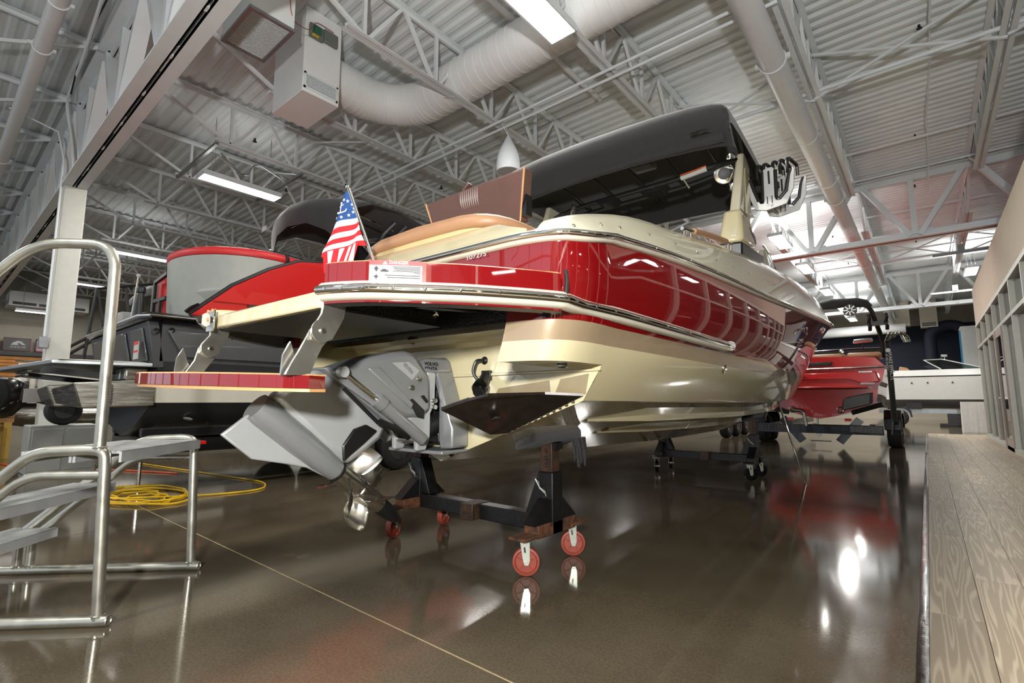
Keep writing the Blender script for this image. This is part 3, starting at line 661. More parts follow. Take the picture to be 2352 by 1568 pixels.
# sweep a rub rail profile along a path
def sweep(path, sec, closed_sec=True):
    rows = []; n = len(path)
    for i, p in enumerate(path):
        d = (V(path[min(i+1, n-1)])-V(path[max(i-1, 0)])); d.z = 0; d.normalize(); o = V(d.y, -d.x, 0)
        rows.append([V(p)+o*a+bW*b for a, b in sec])
    return rows
def rail(name, path, white, chrome, par):
    mb = MB(); r = sweep(path, white); mb.grid(r, 0, close=False); mb.add(r[0], [tuple(range(len(white)))]); mb.add(r[-1], [tuple(range(len(white)))[::-1]])
    a = mb.build(name, m_rubwhite, par, sharp=50)
    mb = MB(); r = sweep(path, chrome); mb.grid(r, 0); mb.add(r[0], [tuple(range(len(chrome)))]); mb.add(r[-1], [tuple(range(len(chrome)))[::-1]])
    mb.build('chrome_insert', m_chrome, a, sharp=60)
    return a
WSEC = [(-.01,-.036),(.016,-.034),(.028,-.024),(.031,0),(.028,.022),(.016,.032),(-.01,.034)]
CSEC = [(.028,-.016),(.042,-.014),(.049,-.004),(.049,.006),(.042,.016),(.028,.018)]
def gpath(sg):
    pts = [B(s, sg*tG(s), wG(s)) for s in reversed(ST) if s <= 9.98]
    for s, r in RAT[1:]: pts.append(B(s, sg*side(0, wG(0))*r, wG(s)))
    return pts
gp = gpath(1); gm = gpath(-1)
full = gp + [B(-.436, t, 1.69) for t in TE[1:]]
gm = [p for p in gm if (V(p)-BO).dot(bS) > .25]
# sweep outward is to the right of travel: bow -> starboard aft -> port, so flip the profile
W2 = [(-a*.8, b*.8) for a, b in WSEC]; C2 = [(-a*.8, b*.8) for a, b in CSEC]
grail = rail('gunwale_rail', full, W2, C2, boat); rail('gunwale_rail', gm, [(-a, b) for a, b in W2], [(-a, b) for a, b in C2], boat)
PL = [(-.45,1.115),(-.54,1.065),(-.667,.98),(-.78,.897),(-.873,.812),(-.953,.735),(-1.02,.665),(-1.06,.60),(-1.085,.545),(-1.098,.50)]
PLc = PL; PL = catmull(PL, 4)
lp = [B(s, tG(s)-.028, 1.395+max(0, s)*-.016) for s in (1.49,1.2,.9,.6,.3,0,-.15,-.3)] + [B(s, t, 1.393) for s, t in PL]
lm = [B(s, -tG(s)+.028, 1.395) for s in (1.49,1.2,.9,.6,.3,0,-.15,-.3)] + [B(s, -t, 1.393) for s, t in PL]
rail('side_rail', lp, [(-a, b) for a, b in WSEC], [(-a, b) for a, b in CSEC], boat)
rail('side_rail', lm, WSEC, CSEC, boat)
ecap = MB().lathe([(.0,.03),(.02,.026),(.032,.01),(.034,0)], B(1.49, tG(1.49)+.005, 1.372), bS, 12).build('rail_end_cap', m_chrome, boat)
scr = MB().lathe([(.007,0),(.006,.003),(0,.004)], (0,0,0), n=8).mesh('rail_screw', m_chrome)
for i in range(0, len(lp)-1):
    for f in ((.5,) if i < 7 else ((.4,) if i % 4 == 0 else ())):
        p = V(lp[i]).lerp(V(lp[i+1]), f); d = (V(lp[i+1])-V(lp[i])).normalized(); o = V(-d.y, d.x, 0); inst('rail_screw', scr, boat, p+o*.049, look(o))
for s in (-.2, .3, .75, 1.2, 1.7, 2.2, 2.8, 3.4):
    inst('rail_screw', scr, boat, B(s, tG(s)+.039, wG(s)), look(bT))

# ---- swim platform
out = [(s, t) for s, t in PL] + [(-1.075,.47),(-1.05,.45),(-1.0,.43),(-.50,.43)]
outl = out + [(s, -t) for s, t in out[::-1]]
fr = [(-.40,-1.10)] ; poly = outl + [(-.41,-1.09),(-.41,1.09)]
def PT(t): return 1.4675+.0325*max(-1, min(1, t/.43))
mb = MB()
mb.grid([[B(s, t, 1.35) for s, t in poly], [B(s, t, PT(t)) for s, t in poly]], lambda i, j: 3 if j >= len(outl)-1 else (1 if len(PL)-1 <= j <= len(PL)+7 else 0), close=True)
mb.grid([[B(s, t, PT(t)) for s, t in poly], [B(s+.014 if s < -.5 else s, t*.988, PT(t)+.008) for s, t in poly]], 2, close=True)
mb.add([B(s+.014 if s < -.5 else s, t*.988, PT(t)+.008) for s, t in poly], [tuple(range(len(poly)))], 1)
plat = mb.build('swim_platform', [m_red, m_cream, m_teak, m_liner], boat, sharp=30)
MB().hexa([B(-1.09,-.43,1.345), B(-1.09,.45,1.345), B(-1.03,.46,1.345), B(-1.03,-.44,1.345)], [B(-1.085,-.43,1.412), B(-1.085,.45,1.412), B(-1.03,.46,1.412), B(-1.03,-.44,1.412)]).build('recess_lip', m_cream, plat, bevel=.008)
MB().prism([B(-1.06,-.46,1.343), B(-1.06,.46,1.343), B(-.47,.46,1.343), B(-.47,-.46,1.343)], (0,0,.010)).build('recess_floor', m_liner, plat)
for sg in (1, -1): MB().prism([B(-1.03, sg*.437, 1.348), B(-.47, sg*.437, 1.348), B(-.47, sg*.437, 1.43), B(-1.03, sg*.437, 1.43)], bT*sg*.008).build('recess_wall', m_liner, plat)
mb = MB(); ins = [(max(s+.05, -1.05) if s < -.5 else s+.0, t*.955) for s, t in poly]; ins2 = [(s*.86-.0, t*.86) for s, t in poly]
mb.grid([[B(s, t, 1.349) for s, t in poly], [B(s, t, 1.347) for s, t in ins], [B(s, t, 1.43) for s, t in ins2]], 0, close=True)
mb.add([B(s, t, 1.43) for s, t in ins2], [tuple(range(len(poly)))])
ul = mb.build('platform_underside', m_liner, boat, sharp=40)
mb = MB(); mb.prism([B(-.40, -1.02, 1.34), B(-.40, 1.02, 1.34), B(-.02, 1.02, 1.46), B(-.02, -1.02, 1.46)], (0,0,.02)); mb.build('liner_panel', m_liner, boat)
for t0 in (-.55, .05, .62): MB().bar(B(-.9 if abs(t0) < .6 else -.75, t0, 1.40), B(-.05, t0*1.05, 1.455), .045, .05).build('support_rib', m_liner, ul)
MB().bar(B(-.62, -.75, 1.42), B(-.58, .78, 1.42), .05, .04).build('support_rib', m_liner, ul)
eye = MB().lathe([(.028,0),(.028,.006),(.018,.01),(.012,.02),(.01,.02),(.008,.008),(0,.008)], (0,0,0), n=16).mesh('deck_fitting', m_chrome)
for s, t, w in ((-.5,.45,1.405), (-.12,-.35,1.43), (-.12,-.62,1.42), (-.07,-.86,1.36), (-.07,-.2,1.37), (-.02,-.45,1.28)): inst('deck_fitting', eye, boat, B(s, t, w), look(-bS*.8-bW*.6))
# black bead at the hull / platform joint
MB().tube([B(-.435, 1.128, 1.515), B(-.44, 1.135, 1.47), B(-.445, 1.135, 1.415)], .008, 8).build('joint_bead', m_black, boat)
# danger label
def on_plat(u, w, off=.004):                       # u: distance from t=.83 along the platform edge, aft
    L_ = 0; 
    for (s0, t0), (s1, t1) in zip(PL[12:], PL[13:]):
        d = math.hypot(s1-s0, t1-t0)
        if L_+d >= u or (s1, t1) == PL[-1]:
            f = (u-L_)/d; n_ = V(-(t1-t0), (s1-s0)) if False else None
            ds, dt = (s1-s0)/d, (t1-t0)/d
            return B(s0+ds*d*f + dt*off, t0+dt*d*f - ds*off, w), (bS*ds+bT*dt), (bS*dt-bT*ds)
        L_ += d
LU = lambda u: .150+u*.80
lab = MB(); u0, u1 = .0, .235; nn = 8
lab.grid([[on_plat(LU(u0+(u1-u0)*k/nn), w)[0] for k in range(nn+1)] for w in (1.428, 1.503)], 0)
lb = lab.build('danger_label', m_paper, boat, recalc=False)
lr = MB(); lr.grid([[on_plat(LU(u0+(u1-u0)*k/nn), w, .0046)[0] for k in range(nn+1)] for w in (1.486, 1.503)], 0); lr.build('label_header', m_inkred, lb, recalc=False)
c, du, nrm = on_plat(.148, 1.4945, .006)
text('lettering', '\u25b2DANGER' if False else 'DANGER', .017, m_paper, lb, on_plat(LU(.105), 1.4945, .0064)[0], -du, bW, bold=.0006)
p_, d_, n_ = on_plat(LU(.165), 1.494, .0056); MB().add([p_+bW*.007, p_-bW*.006-d_*.009, p_-bW*.006+d_*.009], [(0,1,2)]).build('warning_triangle', m_paper, lb, recalc=False)
mb = MB()
def ubox(u0, u1, w0_, w1_, off=.0052):
    mb.grid([[on_plat(LU(u0), w, off)[0], on_plat(LU(u1), w, off)[0]] for w in (w0_, w1_)], 0)
for k, ln in enumerate((.125,.118,.12,.11,.122,.03)): ubox(.008, .008+ln, 1.4795-k*.0042, 1.4815-k*.0042)
for k in range(2): ubox(.008, .165-.01*k, 1.447-k*.008, 1.4495-k*.008)
ubox(.0, .235, 1.4555, 1.4565); ubox(.138, .139, 1.4565, 1.486); ubox(.17, .171, 1.428, 1.4555)
ubox(.15, .185, 1.461, 1.467); ubox(.16, .178, 1.467, 1.471); ubox(.195, .212, 1.468, 1.476); ubox(.20, .207, 1.462, 1.481); ubox(.195,.213,1.440,1.446); ubox(.2,.206,1.434,1.45)
tag(mb.build('label_print', m_ink, lb, recalc=False), kind='stuff')

# ---- folding swim step on two stainless hinges
aft = [(.50,-1.14),(.42,-1.215),(.25,-1.29),(0,-1.345),(-.3,-1.365),(-.52,-1.36),(-.64,-1.33),(-.66,-1.25)]
aft = catmull(aft, 4)
sp = aft + [(-.64,-1.08),(.47,-1.06)]
def stepw(t): return 1.104-.016*t*2
mb = MB()
mb.grid([[B(s, t, stepw(t)-.045) for t, s in sp], [B(s, t, stepw(t)) for t, s in sp]], 0, close=True)
mb.add([B(s, t, stepw(t)) for t, s in sp], [tuple(range(len(sp)))], 1); mb.add([B(s, t, stepw(t)-.045) for t, s in sp], [tuple(range(len(sp)))], 1)
step = mb.build('swim_step', [m_red, m_cream], boat, sharp=30)
mb = MB(); lo = [(t*.985, s+.008) for t, s in sp]
mb.grid([[B(s, t, stepw(t)-.058) for t, s in lo], [B(s, t, stepw(t)-.044) for t, s in lo]], 0, close=True); mb.add([B(s, t, stepw(t)-.058) for t, s in lo], [tuple(range(len(lo)))])
mb.build('step_base', m_teak, step)
mb = MB(); mb.grid([[B(s, t, stepw(t)+.0) for t, s in sp], [B(s+.012, t*.985, stepw(t)+.006) for t, s in sp]], 0, close=True); mb.build('step_nosing', m_teak, step)
MB().cyl(B(-1.352,-.2,stepw(0)-.022), B(-1.358,-.2,stepw(0)-.022), .006, 10).build('step_pin', m_chrome, step)
def bracket(t, up, lo_, wl, hc):
    a = MB().prism([B(s, t, w) for s, w in up], bT*.012).build('hinge_bracket', m_bracket, boat, bevel=.002)
    MB().prism([B(s, t-.013, w) for s, w in lo_], bT*.012).build('lower_arm', m_bracket, a, bevel=.002)
    MB().cyl(B(hc[0], t+.012, hc[1]), B(hc[0], t+.016, hc[1]), .043, 20).build('hinge_disc', m_bracket, a, bevel=.001)
    MB().cyl(B(hc[0], t+.016, hc[1]), B(hc[0], t+.024, hc[1]), .010, 10).build('hinge_bolt', m_steel, a)
    MB().prism([B(s, t-.03, w) for s, w in ((-1.14,wl),(-1.22,wl),(-1.215,wl+.07),(-1.19,wl+.12),(-1.17,wl+.06))], -bT*.01).build('gusset_plate', m_bracket, a)
    return a
m_bracket = M('bracket_stainless', (205,203,196), .24, .95, var=.08, rvar=.05)
b1 = bracket(.485, [(-1.092,1.366),(-.997,1.378),(-1.007,1.312),(-1.04,1.25),(-1.053,1.225),(-1.09,1.205),(-1.137,1.215),(-1.145,1.248),(-1.12,1.285),(-1.101,1.316)],
    [(-1.137,1.25),(-1.17,1.182),(-1.20,1.13),(-1.22,1.088),(-1.129,1.089),(-1.105,1.15),(-1.085,1.195),(-1.053,1.23),(-1.07,1.275),(-1.11,1.285)], 1.088, (-1.098,1.252))
b2 = bracket(-.49, [(-1.091,1.44),(-.984,1.449),(-1.012,1.313),(-1.05,1.235),(-1.09,1.21),(-1.135,1.225),(-1.13,1.27),(-1.096,1.315)],
    [(-1.136,1.25),(-1.15,1.19),(-1.186,1.131),(-1.104,1.141),(-1.07,1.19),(-1.045,1.24),(-1.07,1.285),(-1.11,1.285)], 1.128, (-1.09,1.250))
MB().prism([B(-1.10, -.50, 1.435), B(-1.10, -.42, 1.435), B(-1.10, -.42, 1.33), B(-1.10, -.50, 1.33)], -bS*.008).build('mounting_plate', m_chrome, boat, bevel=.002)
for t, w in ((-.485,1.43),(-.435,1.43),(-.488,1.39)): MB().cyl(B(-1.108,t,w), B(-1.112,t,w), .008, 10).build('plate_screw', m_teak, boat)

# ---- deck, coaming and windscreen
wCr = mono([(-.42,1.70),(-.32,1.775),(-.23,1.829),(-.14,1.871),(.08,1.943),(.35,2.012),(.65,2.06),(.92,2.088),(1.23,2.131),(1.75,2.214),(2.2,2.271),(2.84,2.342),(4.33,2.50),(5.7,2.60),(6.6,2.64),(7.6,2.63),(8.6,2.58),(9.6,2.50),(10,2.42)])
DS = [-.40,-.36,-.3,-.22,-.14,-.04,.08,.2,.35,.5,.65,.92,1.23,1.5,1.75,2.2,2.84,3.5,4.33,5,5.7,6.2,6.6,7.1,7.6,8.1,8.6,9,9.3,9.6,9.8,9.95]
def gside(s):
    if s >= 0: return tG(s)
    for (a, ra), (b, rb) in zip(RAT, RAT[1:]):
        if b <= s <= a: return side(0, wG(0))*(ra+(rb-ra)*(a-s)/(a-b))
    return side(0, wG(0))*.738
mb = MB()
for sg in (1, -1):
    rows = []
    for s in (DS if sg > 0 else [q for q in DS if q > .3]):
        g, wg, wc = gside(s), wG(s)+.022, wCr(s); dw = max(.0, wc-wg); of = min(.20, g*.5)*min(1, max(.3, dw/.12)); 
        rows.append([B(s, sg*g, wg), B(s, sg*(g-of*.16), wg+dw*.30), B(s, sg*(g-of*.45), wg+dw*.70), B(s, sg*(g-of*.75), wg+dw*.94), B(s, sg*(g-of), wg+dw), B(s, sg*(g-of-min(.10, g*.2)), wg+dw+.005), B(s, sg*max(0, g-of-.14), wg+dw-.04), B(s, sg*max(0, g-of-.16), wg-.25)])
    mb.grid(rows, 0)
deck = mb.build('deck', m_creamd, boat, sharp=40)
# bow deck and dashboard between the coamings
mb = MB(); rows = []
for s in (6.9,7.6,8.2,8.8,9.2,9.5,9.75): 
    g = max(.02, tG(s)-.34); rows.append([B(s, g*(1-2*k/8), wCr(s)-.03+.02*(1-(1-2*k/8)**2)) for k in range(9)])
mb.grid(rows, 0); mb.build('bow_deck', m_creamd, boat)
mb = MB(); mb.grid([[B(s, t, 1.35) for t in (-1.1,1.1)] for s in (-.2, 6.9)], 0); mb.build('cockpit_sole', m_creamd, boat)
# stern coaming below the sun pad
SC = [(-.43,1.712),(-.40,1.735),(-.375,1.76),(-.365,1.772),(-.30,1.83),(-.27,1.865),(-.245,1.88),(.6,1.885)]
mb = MB(); rows = []
for s, w in SC:
    lim = mono([(1.70,.90),(1.76,.88),(1.80,.80),(1.84,.70),(1.88,.62),(1.93,.60)])(w)
    lp_ = -.30 if w < 1.78 else -.55
    rows.append([B(s + .10*max(0, abs(-1+2*k/20)-.72)**1.2, lim+(lp_-lim)*k/20, w) for k in range(21)])
mb.grid(rows, 0); mb.build('stern_coaming', m_cream, deck, sharp=25)
snap = MB().lathe([(.009,0),(.009,.004),(.005,.007),(0,.007)], (0,0,0), n=10).mesh('canvas_snap', m_chrome)
for s in (-.33,-.12,.07,.38,.72,1.06,1.42,1.79,2.2,2.65,3.1,3.6,4.2,4.8):
    g, wg, wc = gside(s), wG(s)+.022, wCr(s); dw = wc-wg; of = .20*min(1, max(.3, dw/.12))
    inst('canvas_snap', snap, deck, B(s, g-of*.20+.002, wg+dw*.36), look(bT+bW*.5))
# sun pad
def pad(s0, s1, t0, t1, w0_, w1_, r, n=10):
    mb = MB(); rows = []
    N_ = 16; ss = [s0+(s1-s0)*k/6 for k in range(7)]
    prof = [(0,0),(.0,.4),(.25,.8),(.6,.97),(1,1)]
    ring = []
    for k in range(28):
        a = 2*PI*k/28; ca, sa = math.cos(a), math.sin(a); e = .35
        ring.append(((abs(ca)**e)*(1 if ca > 0 else -1), (abs(sa)**e)*(1 if sa > 0 else -1)))
    cs, ct, hs, ht = (s0+s1)/2, (t0+t1)/2, (s1-s0)/2, (t1-t0)/2
    for ins_, hw in ((.02,0),(.0,.25),(.0,.6),(.02,.85),(.06,1.0),(.14,1.04)):
        rows.append([B(cs+x*(hs-ins_), ct+y*(ht-ins_), w0_+(w1_-w0_)*hw+.03*(1-y*y)*(hw if hw > .3 else 0)) for x, y in ring])
    mb.grid(rows, 0, close=True); mb.add(rows[-1], [tuple(range(28))]); mb.add(rows[0], [tuple(range(28))[::-1]])
    return mb
pb_ = pad(-.25, 1.1, -.58, .60, 1.905, 1.985, .05).build('sun_pad', m_vinyl, boat, sharp=60)
pad(-.235, 1.0, -.56, .58, 1.875, 1.91, .05).build('pad_base', m_cork, pb_, sharp=60)
# raised aft-facing backrest
c4 = [B(.42,-.50,2.18), B(.42,.27,2.165), B(.33,.37,2.475), B(.33,-.54,2.455)]
bk = MB(); bk.prism(c4, bS*.10+bW*.02); back = bk.build('backrest', m_brown, boat, bevel=.015)
mb = MB(); 
for k in range(9):
    for j in range(2):
        f0, f1 = .36+k*.022, .36+(k+1)*.022
        a0 = V(c4[0]).lerp(V(c4[1]), f0); a1 = V(c4[0]).lerp(V(c4[1]), f1); d0 = V(c4[3]).lerp(V(c4[2]), f0); d1 = V(c4[3]).lerp(V(c4[2]), f1)
        lo0, lo1 = a0.lerp(d0, j*.5), a1.lerp(d1, j*.5); hi0, hi1 = a0.lerp(d0, j*.5+.49), a1.lerp(d1, j*.5+.49); n_ = -bS*.010+bW*.002
        mid_ = (lo0+lo1+hi0+hi1)/4+n_
        mb.add([lo0, lo1, hi1, hi0, mid_], [(0,1,4),(1,2,4),(2,3,4),(3,0,4)])
mb.build('quilting', m_brown, back, sharp=20, recalc=False)
for a_, b_ in ((1, 2), (0, 3)): MB().tube([V(c4[a_])-bS*.002, V(c4[b_])-bS*.002], .006, 6).build('piping', m_teak, back)
MB().bar(V(c4[3]).lerp(V(c4[2]), .40)+bS*.03, V(c4[3]).lerp(V(c4[2]), .46)+bW*.045+bS*.03, .05, .02).build('pull_strap', m_brown, back, bevel=.006)
MB().box(tuple(B(.40,.30,2.19)-V(.0,.0,.0)), tuple(B(.46,.335,2.33))).build('side_hinge', m_black, back)
# grab handle
g = MB().tube([B(s, tG(s)-.16, wCr(s)+.03) for s in (1.15,1.5,1.9,2.23)], .013, 10).build('grab_handle', m_chrome, deck)
MB().tube([B(s, tG(s)-.16, wCr(s)+.033) for s in (1.36,1.6,1.85,2.08)], .022, 10).build('handle_wrap', m_vinyl, g)
for s in (1.18, 1.30, 2.12, 2.2): MB().cyl(B(s, tG(s)-.16, wCr(s)+.03), B(s, tG(s)-.16, wCr(s)-.02), .009, 8).build('handle_post', m_chrome, g)
# windscreen
mb = MB(); N_ = 8
bs = [(4.0,1.10),(4.7,1.10),(5.4,1.06),(6.0,.96),(6.5,.75),(6.8,.4),(6.9,0)]; ts_ = [(4.0,1.06,.27),(4.5,1.03,.30),(5.0,.98,.31),(5.4,.86,.31),(5.7,.66,.31),(5.9,.35,.31),(5.95,0,.31)]
lo_ = [B(s, t, wCr(s)-.03) for s, t in bs]; hi_ = [B(s, t, wCr(4.3)+h) for s, t, h in ts_]
lo_ = lo_ + [B(s, -t, wCr(s)-.03) for s, t in bs[-2::-1]]; hi_ = hi_ + [B(s, -t, wCr(4.3)+h) for s, t, h in ts_[-2::-1]]
mb.grid([lo_, hi_], 0); ws = mb.build('windscreen', m_glassg, boat, sharp=60)
MB().hexa([B(4.25,-.98,2.2), B(5.9,-.7,2.2), B(5.9,.7,2.2), B(4.25,.98,2.2)], [B(4.3,-.98,2.60), B(5.7,-.65,2.68), B(5.7,.65,2.68), B(4.3,.98,2.60)]).build('dashboard', m_char, boat, bevel=.03)
MB().tube(hi_, .012, 8).build('windscreen_frame', m_chrome, ws); MB().tube([V(p)+bW*.004 for p in lo_], .012, 8).build('windscreen_frame', m_black, ws)
MB().bar(lo_[2], hi_[2], .02).build('windscreen_post', m_chrome, ws)
mb = MB(); mb.hexa([B(3.3,1.12,2.38), B(4.05,1.12,2.44), B(4.05,1.0,2.44), B(3.3,1.0,2.38)], [B(3.7,1.09,2.44), B(4.02,1.08,2.72), B(4.02,1.0,2.72), B(3.7,1.0,2.44)]); mb.build('screen_pedestal', m_creamd, deck, bevel=.01)
# bow light
nl = MB().tube([B(7.9,1.02,2.62), B(7.9,1.02,2.68)], .03, 12).torus(B(8.0,1.02,2.72), bS, .05, .016, 16, 8).build('bow_cleat', m_chrome, deck)
# through-hull fitting and small marks
s_, w_ = 1.76, 1.235
f = MB().lathe([(.034,0),(.034,.006),(.022,.012),(.02,.004),(0,.004)], B(s_, side(s_, w_)+.001, w_), bT-bW*.3, 20).build('hull_fitting', m_chrome, boat)
text('hull_registration', '107275', .03, m_paper, boat, B(-.447,.66,1.655), bT, bW, wide=1.4)

# ---- stern drive
def sw(pts, t0, t1, name, mat, par, bevel=.006, **k):
    return MB().prism([B(s, t0, w) for s, w in pts], bT*(t1-t0)).build(name, mat, par, bevel=bevel, **k)
drive = sw([(-1.04,1.015),(-.83,1.15),(-.60,1.03),(-.427,.875),(-.47,.80),(-.55,.75),(-.655,.695),(-.80,.80)], -.05, .05, 'stern_drive', m_drivel, boat, .03)
cowl = sw([(-.80,1.13),(-.747,1.156),(-.586,1.215),(-.46,1.248),(-.378,1.261),(-.335,1.256),(-.301,1.238),(-.213,1.143),(-.20,1.10),(-.19,.945),(-.26,.905),(-.374,.908),(-.43,.93)], -.12, .12, 'drive_cowl', m_drive, drive, .028)
sw([(-.475,1.192),(-.367,1.203),(-.29,1.16),(-.34,1.106)], .12, .124, 'badge', m_drivel, drive, .001)
text('badge_text', 'SEVEN', .028, m_drive, drive, B(-.372,.1252,1.168), bS*.78-bW*.62, bS*.6+bW*.8, bold=.0005)
sw([(-.80,1.10),(-.72,1.10),(-.55,.99),(-.42,.905),(-.45,.885),(-.60,.985)], .118, .132, 'cowl_rib', m_drive, cowl, .004)
sw([(-.62,1.155),(-.55,1.165),(-.33,.985),(-.345,.955),(-.39,.99)], .118, .130, 'cowl_rib', m_drive, cowl, .006)
sw([(-.36,1.0),(-.335,1.012),(-.25,.95),(-.255,.905),(-.30,.915)], .119, .126, 'cowl_pad', m_black, cowl, .004)
sw([(-.28,1.025),(-.255,1.03),(-.225,1.0),(-.235,.985)], .119, .128, 'cowl_latch', m_black, cowl, .004)
for s, w in ((-.29,1.115),(-.34,1.068)): MB().cyl(B(s,.12,w), B(s,.128,w), .014, 12).build('cowl_bolt', m_steel, cowl)
d = (bS*.395-bW*.306).normalized(); p0 = B(-1.085,.0,.976)
tp = MB().lathe([(.0,-.0),(.062,.0),(.066,.04),(.067,.25),(.063,.38),(.054,.46),(.048,.50),(0,.505)], p0, d, 28).build('torpedo', m_drive, drive, sharp=40)
MB().lathe([(.050,.498),(.052,.502),(.052,.512),(.05,.515)], p0, d, 28).build('seal_ring', m_black, tp)
mb = MB()
hb = MB().lathe([(.0,.51),(.047,.515),(.050,.60),(.046,.66),(.05,.665),(.052,.75),(.045,.82),(0,.825)], p0, d, 24).build('propeller_hub', m_prop, drive, sharp=30)
MB().lathe([(.044,.815),(.043,.86),(.036,.92),(.024,.965),(.010,.985),(0,.987)], p0, d, 20).build('nose_cone', m_black, drive, sharp=60)
e1 = bT; e2 = d.cross(e1).normalized()
def blade(a, h, R, sgn, C):
    rows = []
    for i in range(10):
        f = i/9; r = .040+(R-.040)*f; ch = C*max(.06, math.sqrt(max(0, 1-((f-.52)/.56)**2))); row = []
        for j in range(8):
            x = -1+2*j/7; an = a+sgn*(x*ch*.62/max(r, .06)+.35*f*f)
            row.append(p0+d*(h+x*ch*.70+.02*f*f-.012*x*x)+(e1*math.cos(an)+e2*math.sin(an))*r)
        rows.append(row)
    return rows
for k in range(3): MB().slab(blade(2*PI*k/3+.55, .59, .185, 1, .075), d*.004).build('propeller_blade', m_prop, drive, sharp=60)
for k in range(4): MB().slab(blade(2*PI*k/4+.15, .735, .165, -1, .068), d*.004).build('propeller_blade', m_prop, drive, sharp=60)
sk = [(-1.215,.866),(-1.115,.945),(-.72,.64),(-.76,.655),(-.843,.70),(-.935,.725),(-1.091,.761)]
MB().hexa([B(s, -.012, w) for s, w in sk], [B(s, .012, w) for s, w in sk]).build('skeg', m_drivel, drive, bevel=.006)
sw([(-.70,.79),(-.64,.865),(-.57,.885),(-.50,.85),(-.58,.79),(-.69,.715)], .045, .062, 'intake_pad', m_black, drive, .012)
sw([(-.83,1.148),(-.80,1.155),(-.41,.92),(-.40,.885),(-.43,.87)], -.085, .085, 'cavitation_plate', m_drive, drive, .006)
for sg in (1, -1):
    r = MB().cyl(B(-.77,sg*.15,1.128), B(-.55,sg*.15,.985), .013, 12).build('ram_rod', m_chrome, drive)
    MB().cyl(B(-.58,sg*.15,1.004), B(-.275,sg*.14,.797), .031, 16).build('ram_cylinder', m_drive, drive)
    MB().cyl(B(-.585,sg*.15,1.008), B(-.545,sg*.15,.981), .037, 16).build('ram_collar', m_drive, drive)
    MB().lathe([(.0,0),(.026,0),(.026,.03),(0,.03)], B(-.775,sg*.135,1.13), bT*sg, 14).build('ram_eye', m_drivel, drive)
    MB().cyl(B(-.745,sg*.12,1.055), B(-.548,sg*.12,.893), .010, 8).build('trim_hose', m_black, drive)
    MB().tube([B(-.55,sg*.13,.90), B(-.45,sg*.14,.86), B(-.362,sg*.13,.812)], .016, 8).build('trim_hose', m_black, drive)
# gimbal fork and transom shield
fork = [(-.215,1.16),(-.15,1.155),(-.155,.98),(-.185,.93),(-.185,.81),(-.215,.735),(-.28,.735),(-.285,.80),(-.345,.885),(-.345,.91),(-.245,.94),(-.21,.985)]
for sg in (1, -1): sw(fork, sg*.075, sg*.105, 'gimbal_fork', m_drivel, drive, .008)
MB().cyl(B(-.25,.105,.79), B(-.25,.112,.79), .016, 14).build('pivot_bolt', m_steel, drive); MB().cyl(B(-.25,-.14,.79), B(-.25,.14,.79), .02, 12).build('pivot_pin', m_steel, drive)
for w in (.965, 1.0): MB().cyl(B(-.17,.105,w), B(-.17,.125,w), .013, 12).build('fork_bolt', m_steel, drive)
cap = MB().hexa([B(-.25,-.11,1.15), B(-.05,-.12,1.15), B(-.03,.12,1.16), B(-.25,.11,1.15)], [B(-.215,-.07,1.225), B(-.05,-.09,1.25), B(-.04,.09,1.25), B(-.205,.07,1.235)]).build('gimbal_cap', m_drive, drive, bevel=.016)
text('cap_text', 'VOLVO\nPENTA', .026, m_ink, cap, B(-.19,.10,1.19)+bT*.004, bS*.9+bT*.2, bW, bold=.0004)
for sg in (1, -1):
    MB().prism([B(-.01, sg*t, w) for t, w in ((.02,1.25),(.075,1.235),(.165,.99),(.225,.85),(.225,.745),(.13,.735),(.115,.80),(.115,1.0),(.06,1.16))], -bS*.13).build('transom_shield', m_drive, drive, bevel=.012)
MB().prism([B(-.01, t, w) for t, w in ((-.22,.735),(.22,.735),(.22,.715),(-.22,.715))], -bS*.2).build('transom_shield', m_drive, drive, bevel=.006)
mb = MB()
for k in range(9): mb.torus(B(-.04-.018*k, .045, .90-.006*k), bS, .058, .009, 18, 8)
tag(mb.build('bellows', m_black, drive), kind='stuff')
MB().tube([B(-.02,.06,1.10), B(-.10,.07,1.05), B(-.12,.06,.95), B(-.04,.08,.86)], .018, 8).tube([B(-.02,-.05,1.10), B(-.11,-.04,1.0), B(-.03,-.05,.86)], .018, 8).build('drive_hoses', m_black, drive)
MB().prism([B(-.02,t,w) for t, w in ((-.10,.76),(.10,.76),(.10,.88),(-.10,.88))], -bS*.07).build('trim_pump', m_black, drive, bevel=.01)
for k in range(6): MB().cyl(B(-.09,.06+.012*k,.84), B(-.09,.075+.008*k,.77), .004, 6).build('hose_fitting', m_steel, drive)
